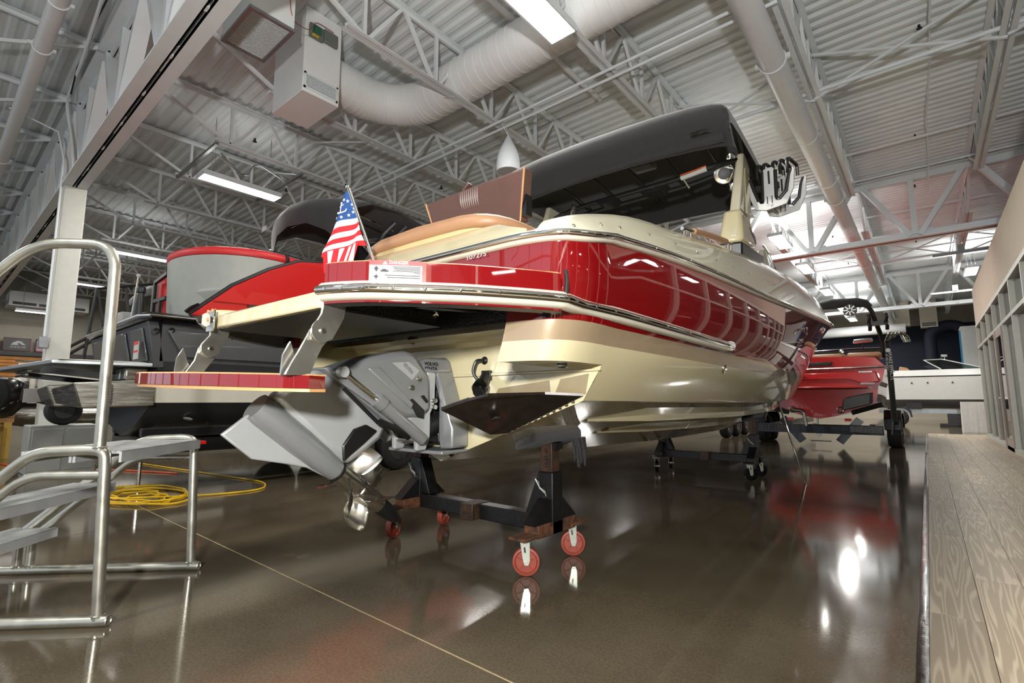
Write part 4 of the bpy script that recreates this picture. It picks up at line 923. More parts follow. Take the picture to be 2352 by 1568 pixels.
# ---- trim tabs with actuators
for sg in (1, -1):
    tabp = [(0,.955,1.018),(-.02,.46,.818),(-.20,.60,.834) if False else (-.18,.44,.835),(-.47,.42,.945),(-.46,.60,1.0),(-.30,.80,1.018)]
    pts = [B(s, sg*t, w) for s, t, w in ((-.005,.955,1.022),(-.01,.50,.83),(-.17,.52,.832),(-.45,.455,.955),(-.45,.63,1.0),(-.44,.73,1.02),(-.10,.80,1.03))]
    tb = MB().prism(pts, bW*.012).build('trim_tab', m_tab, boat)
    MB().prism([V(p)+bW*.012 for p in pts[3:5]] + [V(p)+bW*.016 for p in pts[4:2:-1]], -bS*.004).build('tab_edge', m_steel, tb)
    bl = MB().lathe([(.009,0),(.008,-.006),(0,-.008)], (0,0,0), n=8).mesh('tab_bolt', m_steel)
    for k in range(12):
        f = k/11; inst('tab_bolt', bl, tb, B(-.035, sg*(.515+.40*f), .838+.167*f-.004), look(bW-bS*.2))
    MB().lathe([(.028,0),(.03,-.004),(.012,-.010),(0,-.010)], B(-.25, sg*.62, .92), bW-bT*sg*.3, 16).build('tab_boss', m_steel, tb)
    ac = MB().cyl(B(-.015, sg*.355, 1.135), B(-.13, sg*.40, 1.04), .030, 16).build('tab_actuator', m_black, boat)
    MB().lathe([(.030,0),(.042,.01),(.045,.05),(.036,.065),(0,.067)], B(-.07, sg*.375, 1.09), B(-.13, sg*.40, 1.04)-B(-.015, sg*.355, 1.135), 18).build('actuator_boot', m_blackgloss, ac)
    MB().prism([B(-.003, sg*t, w) for t, w in ((.325,1.165),(.39,1.165),(.39,1.11),(.325,1.11))], -bS*.02).build('actuator_base', m_black, ac, bevel=.004)
    MB().tube(rounded([B(-.02, sg*.335, 1.222), B(-.06, sg*.32, 1.22), B(-.07, sg*.30, 1.15), B(-.04, sg*.335, 1.10)], .04), .009, 8).build('actuator_cable', m_black, ac)
    MB().lathe([(.022,0),(.022,.006),(.012,.018),(0,.018)], B(-.003, sg*.335, 1.222), -bS, 14).build('cable_gland', m_black, ac)
MB().lathe([(.02,0),(.02,.004),(.012,.012),(0,.012)], B(.0,.085,.70), -bS, 12).build('drain_plug', m_rust, boat)
MB().lathe([(.03,0),(.025,.005),(0,.006)], B(1.2, .45, wK(1.2)+(wC(1.2)-wK(1.2))*.47-.002), -bW+bT*.3, 14).build('hull_drain', m_rust, boat)
MB().torus(B(-.15,.93,1.158), bW, .022, .008, 14, 6).build('stern_eye', m_steel, boat)

# ---- bimini
def cw(t): return .05*(1-(t/1.2)**2)
CS = [(2.16,3.17),(2.08,3.21),(2.0,3.30),(1.955,3.40),(1.96,3.45),(1.99,3.485),(2.05,3.50),(2.4,3.51),(3.0,3.50),(3.45,3.46),(3.7,3.40),(3.80,3.30),(3.84,3.18)]
TT = [-1.22,-1.215,-1.2,-1.16,-1.08,-.9,-.6,-.3,0,.3,.6,.9,1.08,1.16,1.2,1.215,1.22]
DR = [.20,.13,.075,.03,.008]+[0]*7+[.008,.03,.075,.13,.20]
mb = MB(); rows = []
for s, w in CS:
    drop = 1 if w > 3.38 else .25
    rows.append([B(s + .05*(abs(t)/1.2)**4*(1 if s < 2.3 else -1), t, w+cw(t)-DR[k]*drop) for k, t in enumerate(TT)])
mb.slab(rows, (0,0,-.008)); can = mb.build('bimini_canopy', m_canvas, boat, sharp=60, recalc=True)
for t in (-.75,-.35,.05,.45,.85): MB().tube([B(2.15,t,3.40), B(2.7,t,3.45), B(3.6,t,3.38)], .012, 8).build('canopy_rib', m_black, can)
mb = MB(); rows = []                               # wrinkled hem along the aft valance
for k in range(41):
    t = -1.15+2.3*k/40; wv = .006*math.sin(k*1.9)+.004*math.sin(k*.7)
    rows.append([B(2.155, t, 3.185+cw(t)+.0), B(2.13+wv, t, 3.165+cw(t)), B(2.10+wv, t, 3.18+cw(t)), B(2.085+wv*.5, t, 3.225+cw(t))])
mb.grid(rows, 0); mb.build('canopy_hem', m_canvas, can)
# ---- tower
leg = MB()
def legsec(s, t, w, ds, dt): return [B(s-ds, t-dt, w), B(s+ds, t-dt, w), B(s+ds, t+dt, w), B(s-ds, t+dt, w)]
leg.hexa(legsec(2.75,1.08,2.45,.26,.05), legsec(2.98,1.11,3.38,.13,.035)); tower = leg.build('tower', m_creamd, boat, bevel=.02)
leg = MB(); leg.hexa(legsec(2.75,-1.08,2.45,.26,.05), legsec(2.98,-1.11,3.38,.13,.035)); leg.build('tower_leg', m_creamd, tower, bevel=.02)
MB().prism([B(s, 1.142, w) for s, w in ((2.86,3.22),(3.05,3.22),(3.02,2.8),(2.80,2.75))], bT*.006).build('leg_recess', m_cream, tower, bevel=.004)
for sg in (1, -1):
    ft = MB(); ft.hexa([B(2.46,sg*.965,2.40), B(3.10,sg*.965,2.47), B(3.12,sg*1.17,2.47), B(2.50,sg*1.17,2.40)], [B(2.56,sg*1.0,2.735), B(2.92,sg*1.0,2.74), B(2.92,sg*1.15,2.74), B(2.58,sg*1.15,2.735)])
    fo = ft.build('tower_foot', m_cream, tower, bevel=.035)
    MB().hexa([B(2.50,sg*.98,2.25), B(3.5,sg*.98,2.38), B(3.5,sg*1.15,2.38), B(2.54,sg*1.15,2.25)], [B(2.47,sg*.97,2.40), B(3.45,sg*.97,2.49), B(3.45,sg*1.16,2.49), B(2.52,sg*1.16,2.40)]).build('foot_base', m_black, tower, bevel=.015)
    MB().hexa([B(2.60,sg*1.0,2.735), B(2.90,sg*1.0,2.74), B(2.90,sg*1.14,2.74), B(2.62,sg*1.14,2.735)], [B(2.63,sg*1.02,2.765), B(2.89,sg*1.02,2.77), B(2.89,sg*1.13,2.77), B(2.64,sg*1.13,2.765)]).build('foot_collar', m_black, tower, bevel=.008)
MB().prism([B(s, 1.172, w) for s, w in ((2.78,2.60),(2.99,2.565),(3.02,2.50),(2.86,2.545))], bT*.006).build('foot_plate', m_greyd, tower)
for ds, dw in ((0,0),(.16,-.03)):
    MB().tube(rounded([B(2.75+ds,-1.06,2.75+dw), B(2.72+ds,-1.0,3.14+dw), B(2.70+ds,-.6,3.20+dw), B(2.66+ds,.6,3.20+dw), B(2.66+ds,.95,3.24+dw), B(2.9+ds*.5,1.12,3.33+dw)], .15), .026, 10).build('tower_tube', m_black, tower)
MB().prism([B(2.66, t, w) for t, w in ((.15,3.19),(.45,3.19),(.38,3.14),(.22,3.14))], bS*.17-bW*.01).build('tower_gusset', m_black, tower)
MB().prism([B(2.66, t, w) for t, w in ((-.35,3.19),(-.1,3.19),(-.16,3.15),(-.28,3.15))], bS*.17-bW*.01).build('tower_gusset', m_black, tower)
MB().lathe([(.024,0),(.024,.003),(0,.004)], B(2.655,.31,3.165), -bS, 16).build('tower_badge', m_steel, tower)
wl = MB().tube([B(2.662,.60,3.20), B(2.66,.85,3.225)], .0275, 12).build('tower_sticker', m_paper, tower); MB().tube([B(2.657,.60,3.212), B(2.655,.85,3.237)], .020, 12).build('sticker_band', M('ink_orange', (214,92,40), .5), wl)
MB().cyl(B(2.66,.62,3.19), B(2.72,.66,3.10), .01, 8).build('tower_light', m_steel, tower)
fn = MB().hexa([B(2.35,.18,3.30), B(2.55,.18,3.30), B(2.55,.42,3.30), B(2.35,.42,3.30)], [B(2.38,.2,3.40), B(2.52,.2,3.40), B(2.52,.40,3.40), B(2.38,.40,3.40)]).build('folded_pouch', m_canvas, can, bevel=.03)
MB().bar(B(2.93,1.13,3.36), B(2.5,1.17,3.46), .03, .02).build('canopy_strut', m_black, tower); MB().bar(B(2.96,1.15,3.36), B(3.3,1.17,3.2), .03, .02).build('canopy_strut', m_black, tower)
MB().tube([B(2.12,1.16,3.28), B(2.05,1.0,3.27), B(2.05,.9,3.27)], .02, 10).build('canopy_bow', m_blackgloss, can)
MB().bar(B(2.5,-1.05,2.32), B(2.45,-.95,2.52), .05, .012).build('folding_arm', m_steel, tower); MB().cyl(B(2.4,-.55,2.9), B(2.45,-.5,3.12), .03, 12).build('tower_clamp', m_steel, tower)
# tower speakers
for w, r, k in ((3.345,.045,0), (3.20,.095,1), (3.04,.05,2)):
    c0 = B(2.82, [1.03,.965,1.05][k], w); ax = -bS*.8+bT*.25-bW*.3
    if k == 1:
        sp_ = MB().lathe([(.0,-.13),(.06,-.125),(.095,-.05),(.1,0),(.094,.018),(.084,.02)], c0, ax, 26).build('tower_speaker', m_chrome, tower, sharp=60)
        MB().lathe([(.084,.012),(.05,.022),(0,.025)], c0, ax, 22).build('speaker_grille', m_char, sp_)
    else:
        MB().lathe([(.0,-.06),(r*.9,-.055),(r,-.02),(r,.03),(r*.8,.045),(0,.046)], c0, ax, 18).build('speaker_clamp', m_chrome, tower, sharp=40)
MB().cyl(B(2.88,1.03,3.02), B(2.88,1.10,3.06), .02, 10).build('speaker_clamp', m_chrome, tower); MB().cyl(B(2.88,1.03,3.34), B(2.9,1.1,3.34), .018, 10).build('speaker_clamp', m_cream, tower)
# board racks: two forked racks facing aft
F1 = [(1.14,3.154),(1.152,3.165),(1.17,3.10),(1.20,2.975),(1.235,2.885),(1.262,2.88),(1.272,2.90),(1.275,3.21),(1.30,3.225),(1.355,3.225),(1.372,3.20),(1.368,2.90),(1.385,2.885),(1.41,2.885),(1.475,2.955),(1.50,3.10),(1.525,3.175),(1.54,3.16),(1.525,2.975),(1.46,2.835),(1.289,2.805),(1.19,2.83),(1.15,2.95)]
m_rack = M('rack_aluminium', (206,206,202), .34, .6, var=.05)
def rack(s, dt, dw, f=1.0):
    pts = [B(s, 1.14+dt+(t-1.14)*f, 2.8+dw+(w-2.8)*f) for t, w in F1]
    r = MB().prism(pts, bS*.022).build('board_rack', m_rack, tower, bevel=.004)
    def P2(t, w, ds=0): return B(s+ds, 1.14+dt+(t-1.14)*f, 2.8+dw+(w-2.8)*f)
    for path in ([(1.155,3.15),(1.185,3.03),(1.222,2.91),(1.262,2.905),(1.268,3.19)], [(1.378,3.19),(1.374,2.915),(1.405,2.905),(1.462,2.965),(1.487,3.10),(1.512,3.16)]):
        MB().tube([P2(t, w, .011) for t, w in path], .017*f, 8).build('rack_pad', m_black, r)
    MB().prism([P2(t, w, -.003) for t, w in ((1.315,3.19),(1.332,3.19),(1.332,3.06),(1.315,3.06))], bS*.004).build('rack_slot', m_black, r)
    for t in (1.30, 1.34): MB().prism([P2(t+a, w, -.003) for a, w in ((-.004,2.94),(.004,2.94),(.004,2.86),(-.004,2.86))], bS*.004).build('rack_slot', m_black, r); MB().cyl(P2(t, 2.855, -.006), P2(t, 2.855, 0), .012, 8).build('rack_bolt', m_steel, r)
    return r
rack(3.0, 0, 0); rack(3.25, .075, -.0, .98)
for t in (1.22,1.28,1.36,1.42,1.48): MB().tube(rounded([B(3.02,t,3.14), B(3.02,t,3.27), B(3.1,t+.01,3.31), B(3.28,t+.05,3.30), B(3.3,t+.05,3.20)], .03), .016, 8).build('rack_strap', m_black, tower)
MB().bar(B(3.05,1.10,3.05), B(3.05,1.40,3.05), .05, .05).build('rack_arm', m_black, tower); MB().cyl(B(3.0,1.33,2.85), B(3.28,1.36,2.84), .018, 10).build('rack_arm', m_steel, tower)
# ---- ensign
fp0, fp1 = B(-.425,-.085,1.70), B(-.50,-.283,2.222)
flag = thing('yacht_ensign', 'red white and blue ensign with anchor on a chrome staff at the stern', 'flag', tuple(fp0))
MB().cyl(fp0, fp1, .010, 10).build('staff', m_chrome, flag); MB().lathe([(.0,-.012),(.014,-.006),(.016,.006),(.008,.016),(0,.018)], fp1, bW, 12).build('staff_finial', m_chrome, flag)
MB().lathe([(.022,-.03),(.022,.01),(.014,.02)], fp0, fp1-fp0, 12).build('staff_socket', m_chrome, flag)
fL = mono([(0,-.300),(.3,-.392),(.6,-.440),(1,-.482)]); fW = mono([(0,2.19),(.3,2.065),(.6,1.945),(1,1.835)])
fB = V(fp1).lerp(V(fp0), .70)
def fl(u, v):                                      # u: 0 at free edge .. 1 at staff, v: 0 top .. 1 bottom
    st = V(fp1).lerp(fB, .04+.96*v); le = B(-.51, fL(v), fW(v))
    return le*(1-u) + st*u + bS*.022*math.sin(u*7+v*5)*min(1, v*4) + bW*.022*math.sin(PI*u)*v
mb = MB(); NV, NU = 44, 14; fl_m = lambda i, j: 2 if i < 20 else (0 if ((i-20)//4) % 2 == 0 else 1)
mb.grid([[fl(j/NU, i/NV) for j in range(NU+1)] for i in range(NV+1)], fl_m)
c_ = mb.build('flag_cloth', [m_flagw, m_flagr, m_flagb], flag, sharp=80, recalc=False)
mb = MB(); lo0 = [fl(k/14, 1.0) for k in range(15)]
rows = []
for i in range(9):
    f = i/8; rows.append([V(fl(.02+.86*k/18, .93))*(1-f) + (B(-.50,-.495+.30*k/18+.0,1.748-.0*f)+bS*.012*math.sin(k*1.3))*f for k in range(19)])
mb.grid(rows, lambda i, j: 1 if (j//2) % 2 == 0 else 0)
mb.build('flag_fold', [m_flagw, m_flagr], flag, sharp=80, recalc=False)
mb = MB()
def star(u, v, r):
    c0 = V(fl(u, v)); ex = (V(fl(u+.02, v))-c0).normalized(); ey = (V(fl(u, v-.01))-c0); ey = (ey-ex*ey.dot(ex)).normalized(); n_ = ex.cross(ey)
    pts = [c0+n_*.004+(ex*math.sin(k*PI/5)+ey*math.cos(k*PI/5))*(r if k % 2 == 0 else r*.42) for k in range(10)]
    mb.add([c0+n_*.004]+pts, [(0, 1+k, 1+(k+1) % 10) for k in range(10)])
for k in range(13):
    a = 2*PI*k/13; star(.48+.36*math.sin(a), .28+.13*math.cos(a), .011)
tag(mb.build('flag_stars', m_flagw, flag, recalc=False), kind='stuff')
mb = MB(); ac_ = lambda u, v: V(fl(u, v))-bS*.006
mb.tube([ac_(.48,.21), ac_(.48,.345)], .003, 5); mb.tube([ac_(.36,.235), ac_(.6,.235)], .003, 5); mb.tube([ac_(.30,.30), ac_(.34,.335), ac_(.48,.352), ac_(.62,.335), ac_(.66,.30)], .0035, 5); mb.torus(ac_(.48,.20), bS, .006, .002, 10, 5)
mb.build('flag_anchor', m_flagw, flag)
# ================================================================ boat stands
def stand(name, label, xl, xr, y0, y1, wheel, foot, zpad, tail=False):
    xm, ym = (xl+xr)/2, (y0+y1)/2; t = thing(name, label, 'boat stand', (xm, ym, 0), 'wheeled boat stands')
    cb = MB().bar((xl, ym, .245), (xr, ym, .245), .10, .10).build('cross_beam', m_stand, t, bevel=.006)
    MB().box((xm-.06, ym-.12, .195), (xm+.06, ym+.06, .30)).build('beam_socket', m_rust2, cb, bevel=.005)
    for k in range(4):
        for sx in (-1, 1): MB().cyl((xm+sx*(.36+.05*k), ym-.0505, .245), (xm+sx*(.36+.05*k), ym-.052, .245), .011, 10).build('beam_hole', m_black, cb)
    for x, sg in ((xl, -1), (xr, 1)):
        f = MB(); f.box((x-.055, y0+.05, .195), (x+.055, y1-.05, .27)); f.box((x-.06, y0-.09, .205), (x+.06, y0+.10, .222)); f.box((x-.06, y1-.10, .205), (x+.06, y1+.09, .222))
        ft = f.build('foot', foot, t, bevel=.005)
        for sy in (-1, 1): MB().hexa([(x-.045, ym+sy*.22, .27), (x+.045, ym+sy*.22, .27), (x+.045, ym+sy*.05, .27), (x-.045, ym+sy*.05, .27)][::sy], [(x-.045, ym+sy*.07, .40), (x+.045, ym+sy*.07, .40), (x+.045, ym+sy*.05, .40), (x-.045, ym+sy*.05, .40)][::sy]).build('foot_gusset', m_stand, ft)
        pl = MB(); pl.box((x-.055, ym-.055, .195), (x+.055, ym+.055, .56)); post = pl.build('post_sleeve', m_stand, t, bevel=.005)
        MB().prism([(x-sg*.055, ym-.05, .30), (x-sg*.16, ym-.05, .30), (x-sg*.055, ym-.05, .56)], (0, .10, 0)).build('sleeve_gusset', m_stand, post, bevel=.004)
        ip = MB().box((x-.043, ym-.043, .56), (x+.043, ym+.043, zpad-.055)).build('inner_post', m_rust2, t, bevel=.004)
        for k in range(5): MB().torus((x, ym-.0435, .60+.045*k), (0,1,0), .010, .0025, 12, 5).build('post_hole', m_stand, ip)
        for k in range(3): MB().torus((x, ym-.0555, .36+.055*k), (0,1,0), .012, .003, 12, 5).build('sleeve_hole', m_stand, post)
        MB().tube([(x-.05, ym-.06, .50), (x-.03, ym-.075, .47), (x, ym-.06, .445), (x+.02, ym-.075, .42), (x+.01, ym-.07, .435), (x-.03, ym-.07, .46), (x-.065, ym-.07, .515), (x-.05, ym-.06, .50)], .0035, 6).build('hitch_pin', m_zinc, post)
        MB().box((x-.07, ym-.04, zpad-.09), (x+.07, ym+.04, zpad-.05)).build('pad_bracket', m_stand, t)
        tl = .30*-sg*-1
        def pp(dx, dy, dz): return (x+dx, ym+dy, zpad-.03+dz+dx*sg*.36)
        b = MB(); rows = []
        for dy in (-.27,-.262,-.24,.24,.262,.27):
            k = .7 if abs(dy) > .265 else (.9 if abs(dy) > .25 else 1)
            rows.append([pp(.075*k*a, dy, .035*k*c) for a, c in ((-1,-.6),(-.85,-1),(.85,-1),(1,-.6),(1,.6),(.85,1),(-.85,1),(-1,.6))])
        b.grid(rows, 0, close=True); b.add(rows[0], [tuple(range(8))]); b.add(rows[-1], [tuple(range(8))[::-1]]); bp = b.build('bunk_pad', m_carpet, t, sharp=50)
        if tail and sg > 0:
            r2 = random.Random(3); mb = MB()
            for k in range(16):
                a = V(x+.02+.07*r2.random(), ym+.22+.05*r2.random(), zpad-.03); mb.tube([a, a+V(.01*r2.random(), .02, -.08), a+V(.02*r2.random()-.01, .03, -.15-.06*r2.random())], [.014,.012,.003], 5)
            tag(mb.build('frayed_carpet', m_carpet, bp), kind='stuff')
        for y in (y0, y1):
            a = V(.60, -.80, 0) if sg > 0 else V(.93, .37, 0); f = V(-a.y, a.x, 0); o = V(x, y, .08)
            def K(p, q, r_): return o + a*p + f*q + V(0,0,r_)
            c = MB().lathe([(.0,-.022),(.066,-.022),(.078,-.020),(.08,-.012),(.08,.012),(.078,.020),(.066,.022),(.060,.012),(.0,.012)], o, a, 26).build('caster', wheel, t, sharp=40)
            for k in range(5):
                an = 2*PI*k/5+.3; MB().bar(K(.015, .016*math.cos(an), .016*math.sin(an)), K(.015, .062*math.cos(an), .062*math.sin(an)), .006, .012, a).build('wheel_rib', wheel, c)
            for s in (-1, 1): MB().prism([K(s*.028, *q) for q in ((-.036,.122), (.022,.122), (.024,.01), (.014,-.018), (-.010,-.018), (-.018,.01))], a*s*.004).build('caster_fork', m_zinc, c, bevel=.002)
            MB().prism([K(.0325, *q) for q in ((-.014,.085), (-.004,.085), (.0,.055), (-.010,.055))], a*.002).build('fork_slot', m_black, c)
            MB().cyl(K(-.036, 0, 0), K(.040, 0, 0), .008, 10).build('axle_bolt', m_zinc, c)
            MB().box((x-.045, y-.045, .196), (x+.045, y+.045, .206)).build('caster_plate', m_zinc, c)
    return t
stand('boat_stand', 'rusty black wheeled boat stand with red casters under the stern', -3.10, -1.855, 2.35, 2.845, m_caster, m_rust, .79, True)
stand('boat_stand', 'black wheeled boat stand with black casters further forward under the bow', -3.03, -1.79, 6.85, 7.35, m_blackgloss, m_stand, .82)
pole = MB().tube([(-1.22, 7.04, .004), (-1.52, 7.25, 1.05)], .012, 10).build('support_rod', m_chrome, origin=(-1.22,7.04,0)); tag(pole, 'thin shiny rod leaning from the floor against the boat bow', 'rod')

# ================================================================ boarding stair
A0 = V(-2.926, .611, 0); U = V(.712, .702, 0).normalized(); Vd = V(-.702, .712, 0).normalized(); WL = .745
def Q(u, v, z): return A0 + U*u + Vd*v + V(0,0,z)
lad = thing('boarding_stair', 'welded aluminium boarding stair with handrail in the left foreground', 'stair', tuple(A0))
r = .024
for v in (0, WL):
    MB().tube([Q(.045, v, r), Q(-1.06, v, r)], r, 14).build('floor_rail', m_alu, lad)
    MB().torus(Q(.046, v, r), U, r*.82, r*.2, 14, 6).build('tube_end', m_alu, lad)
    MB().tube(rounded([Q(0, v, r*1.2), Q(-.03, v, .70), Q(-.035, v, .765), Q(-.10, v, .775), Q(-.34, v, .765), Q(-.95, v, .235)], .075), r, 14).build('frame_tube', m_alu, lad)
    MB().tube(rounded([Q(-.03, v, .66), Q(-.36, v, .66), Q(-.86, v, .235)], .08), r*.9, 14).build('frame_tube', m_alu, lad)
    for u in (-.965, -.895): MB().tube([Q(u, v, r), Q(u, v, .235)], r*.92, 12).build('short_post', m_alu, lad)
    for u, z in ((0,.035),(-.965,.035),(-.895,.035)): MB().torus(Q(u, v, z+.012), (0,0,1), r*1.02, .004, 14, 5).build('weld', m_alu, lad)
MB().tube(rounded([Q(-.06, 0, .77), Q(-.07, 0, 1.755), Q(-.44, 0, 1.755), Q(-1.15, 0, 1.05), Q(-1.15, 0, .40)], .13, 8), r, 16).build('handrail', m_alu, lad)
MB().torus(Q(-.06, 0, .785), (0,0,1), r*1.05, .005, 14, 5).build('weld', m_alu, lad)
def tread(u0, u1, z, v0, v1, nm):
    mb = MB(); h = .052
    n = int((u1-u0)/.022)
    prof = []
    for k in range(n):
        a = u0+(u1-u0)*k/n; b = u0+(u1-u0)*(k+.55)/n; c = u0+(u1-u0)*(k+1)/n
        prof += [(a, z), (b, z), (b, z-.003), (c, z-.003)]
    prof += [(u1, z), (u1, z-h), (u1-.012, z-h), (u1-.012, z-.012), (u0+.012, z-.012), (u0+.012, z-h), (u0, z-h)]
    mb.hexa([Q(a, v0, b) for a, b in prof], [Q(a, v1, b) for a, b in prof]); return mb.build(nm, m_alutread, lad, sharp=30)
tread(-.42, -.20, .765, .03, WL-.03, 'platform_plank'); tread(-.195, .02, .765, .03, WL-.03, 'platform_plank')
tread(-.70, -.46, .515, -.0, WL+.0, 'tread'); tread(-1.0, -.76, .262, -.0, WL+.0, 'tread')
# ================================================================ cords on the floor
rr = random.Random(5); pts = []
for k in range(130):
    a = k*.33; R = .34+.17*math.sin(k*.17)+.05*rr.random(); pts.append((-6.35+R*1.25*math.cos(a)+.16*math.sin(k*.05), 1.62+R*.72*math.sin(a), .008+.012*(k % 19)/19+.02*(k/130)))
pts += rounded([pts[-1],(-5.9,2.1,.01),(-5.8,2.6,.01),(-6.3,2.85,.01),(-7.4,2.7,.01),(-9.6,2.4,.01)], .5, 8)[1:]
tag(MB().tube(pts, .009, 6).build('extension_cord', m_yellow, origin=(-6.35,1.62,0)), 'yellow extension cord coiled on the floor behind the stair', 'cord')
tag(MB().tube(rounded([(-14.0,1.15,.8),(-13.6,1.1,.72),(-13.4,1.05,.4),(-13.4,1.0,.03),(-12.4,.8,.01),(-10.4,1.1,.01),(-9.2,1.9,.01),(-8.0,2.4,.01)], .3), .011, 6).build('extension_cord', m_orange, origin=(-12,1,0)), 'orange extension cord trailing across the floor at far left', 'cord')
# ================================================================ shared trailer pieces
def wheel(par, x, y, z, R, wd, ax=(1,0,0), rim=m_steel, nm='wheel', spokes=6):
    a = V(ax).normalized(); c = V(x, y, z)
    t = MB().lathe([(R*.60,-wd*.5),(R*.86,-wd*.5),(R*.97,-wd*.40),(R,-wd*.25),(R,wd*.25),(R*.97,wd*.40),(R*.86,wd*.5),(R*.60,wd*.5),(R*.58,wd*.3),(R*.58,-wd*.3),(R*.60,-wd*.5)], c, a, 30).build(nm, m_rubber, par, sharp=40)
    MB().lathe([(R*.60,wd*.46),(R*.57,wd*.46),(R*.55,wd*.1),(R*.0,wd*.08)], c, a, 24).build('rim', m_char, t)
    u = a.orthogonal().normalized(); w_ = a.cross(u)
    for k in range(spokes):
        for o in (-.12, .12):
            g = 2*PI*k/spokes+o; d = u*math.cos(g)+w_*math.sin(g); g2 = 2*PI*k/spokes+o*.5; d2 = u*math.cos(g2)+w_*math.sin(g2)
            MB().bar(c+a*wd*.38+d2*R*.10, c+a*wd*.44+d*R*.58, R*.06, R*.07, a).build('spoke', rim, t)
    MB().lathe([(R*.12,wd*.3),(R*.12,wd*.44),(R*.06,wd*.5),(0,wd*.5)], c, a, 14).build('hub_cap', rim, t)
    return t
# ================================================================ red and grey wake boat at left, on its trailer
wk = thing('wake_boat', 'black, red and grey wake boat on a trailer, left behind the main boat', 'boat', (-7.2, 3.5, 0))
cxm, hb = -7.2, 1.25
sec = [(0,.60),(.55,.72),(1.10,.98),(1.19,1.28),(1.20,1.31),(1.25,1.40),(1.25,1.78)]
def wrow(y, f=1.0, dz=0): 
    r = [(cxm+t*f, y, z+dz*(1.9-z)) for t, z in sec]; return [(2*cxm-x, yy, z) for x, yy, z in r[:0:-1]] + r
ysn = [1.55,2.5,4,5.5,6.6,7.4,8.0]; fs = [1,1,1,1,.9,.65,.15]; dzs = [0,0,0,0,.1,.3,.6]
mb = MB(); rows = [wrow(y, f, d) for y, f, d in zip(ysn, fs, dzs)]
slot = lambda j: 0 if j in (5, 6) or j in (4, 7) else (1 if j in (3, 8) else (2 if j in (2, 9) else 3))
mb.grid(rows, lambda i, j: slot(j)); mb.add(rows[0], [tuple(range(len(rows[0])))], 3)
wh = mb.build('hull', [m_greyd, m_greyl, m_black, m_char], wk, sharp=25)
# stern panels
MB().prism([(cxm-1.25,1.50,1.33),(cxm+1.25,1.50,1.33),(cxm+1.25,1.42,1.80),(cxm-1.25,1.42,1.80)], (0,.1,0)).build('stern_panel', m_char, wk, bevel=.01)
for x0, x1 in ((cxm-1.1,cxm-.4),(cxm-.3,cxm+.5),(cxm+.62,cxm+1.15)): MB().prism([(x0,1.485,1.40),(x1,1.485,1.40),(x1-.05,1.43,1.74),(x0+.05,1.43,1.74)], (0,-.02,0)).build('stern_hatch', m_greyd, wk, bevel=.008)
MB().prism([(cxm+1.262,y,z) for y, z in ((1.60,1.72),(4,1.72),(4,1.45),(1.75,1.45))], (.012,0,0)).build('side_hatch', m_greyd, wk, bevel=.006)
for y, z in ((1.5,1.70),(1.63,1.72),(2.2,1.70),(2.9,1.72)): MB().lathe([(.03,0),(.03,.01),(.02,.012),(.018,.004),(0,.004)], (cxm+1.262,y,z), (1,-.2,0), 14).build('through_hull', m_blackgloss, wk)
MB().box((cxm+.95,1.395,1.42), (cxm+1.10,1.405,1.60)).build('warning_label', m_paper, wk); MB().box((cxm+.95,1.392,1.57), (cxm+1.10,1.396,1.60)).box((cxm+.95,1.392,1.49), (cxm+1.10,1.396,1.51)).build('label_band', m_inkred, wk)
rl = MB(); rl.tube([(cxm-1.27,2.2,1.845),(cxm-1.27,1.44,1.845),(cxm-1.2,1.40,1.845),(cxm+1.2,1.40,1.845),(cxm+1.27,1.44,1.845),(cxm+1.27,5.5,1.87),(cxm+.9,7,1.9)], .045, 8); rail2 = rl.build('rub_rail', m_blackgloss, wk)
MB().tube([(cxm-1.2,1.352,1.85),(cxm+1.2,1.352,1.85),(cxm+1.315,1.42,1.85),(cxm+1.318,5.5,1.875)], .014, 8).build('rail_insert', m_chrome, rail2)
MB().box((cxm-1.2,1.42,1.86), (cxm+1.22,2.1,1.885)).build('aft_deck', m_greyd, wk)
# red upper flank with black edge
pl = [(1.80,1.91),(2.2,2.29),(2.6,2.56),(2.957,2.74),(3.3,2.80),(3.8,2.78),(6.2,2.55),(6.2,1.92)]
MB().prism([(cxm+1.24,y,z) for y, z in pl], (-.10,0,0)).build('red_flank', m_red2, wk, bevel=.01)
MB().tube([(cxm+1.19,y,z+.01) for y, z in pl[:-1]], .03, 8).build('flank_edge', m_black, wk)
MB().prism([(cxm+1.246,y,z) for y, z in ((2.0,2.09),(2.21,2.30),(3.4,2.20),(6,2.1),(6,2.06),(3.4,2.15))], (.012,0,0)).build('flank_crease', m_red2, wk)
text('flank_letters', 'moomba', .27, m_pewter, wk, (cxm+1.262,2.36,2.055), (0,1,0), (0,0,1), ext=.006, align='LEFT', bold=.008)
MB().tube([(cxm+1.26,1.74,1.93),(cxm+1.27,1.79,1.985),(cxm+1.25,1.86,2.03)], .018, 8).build('tow_cleat', m_blackgloss, wk)
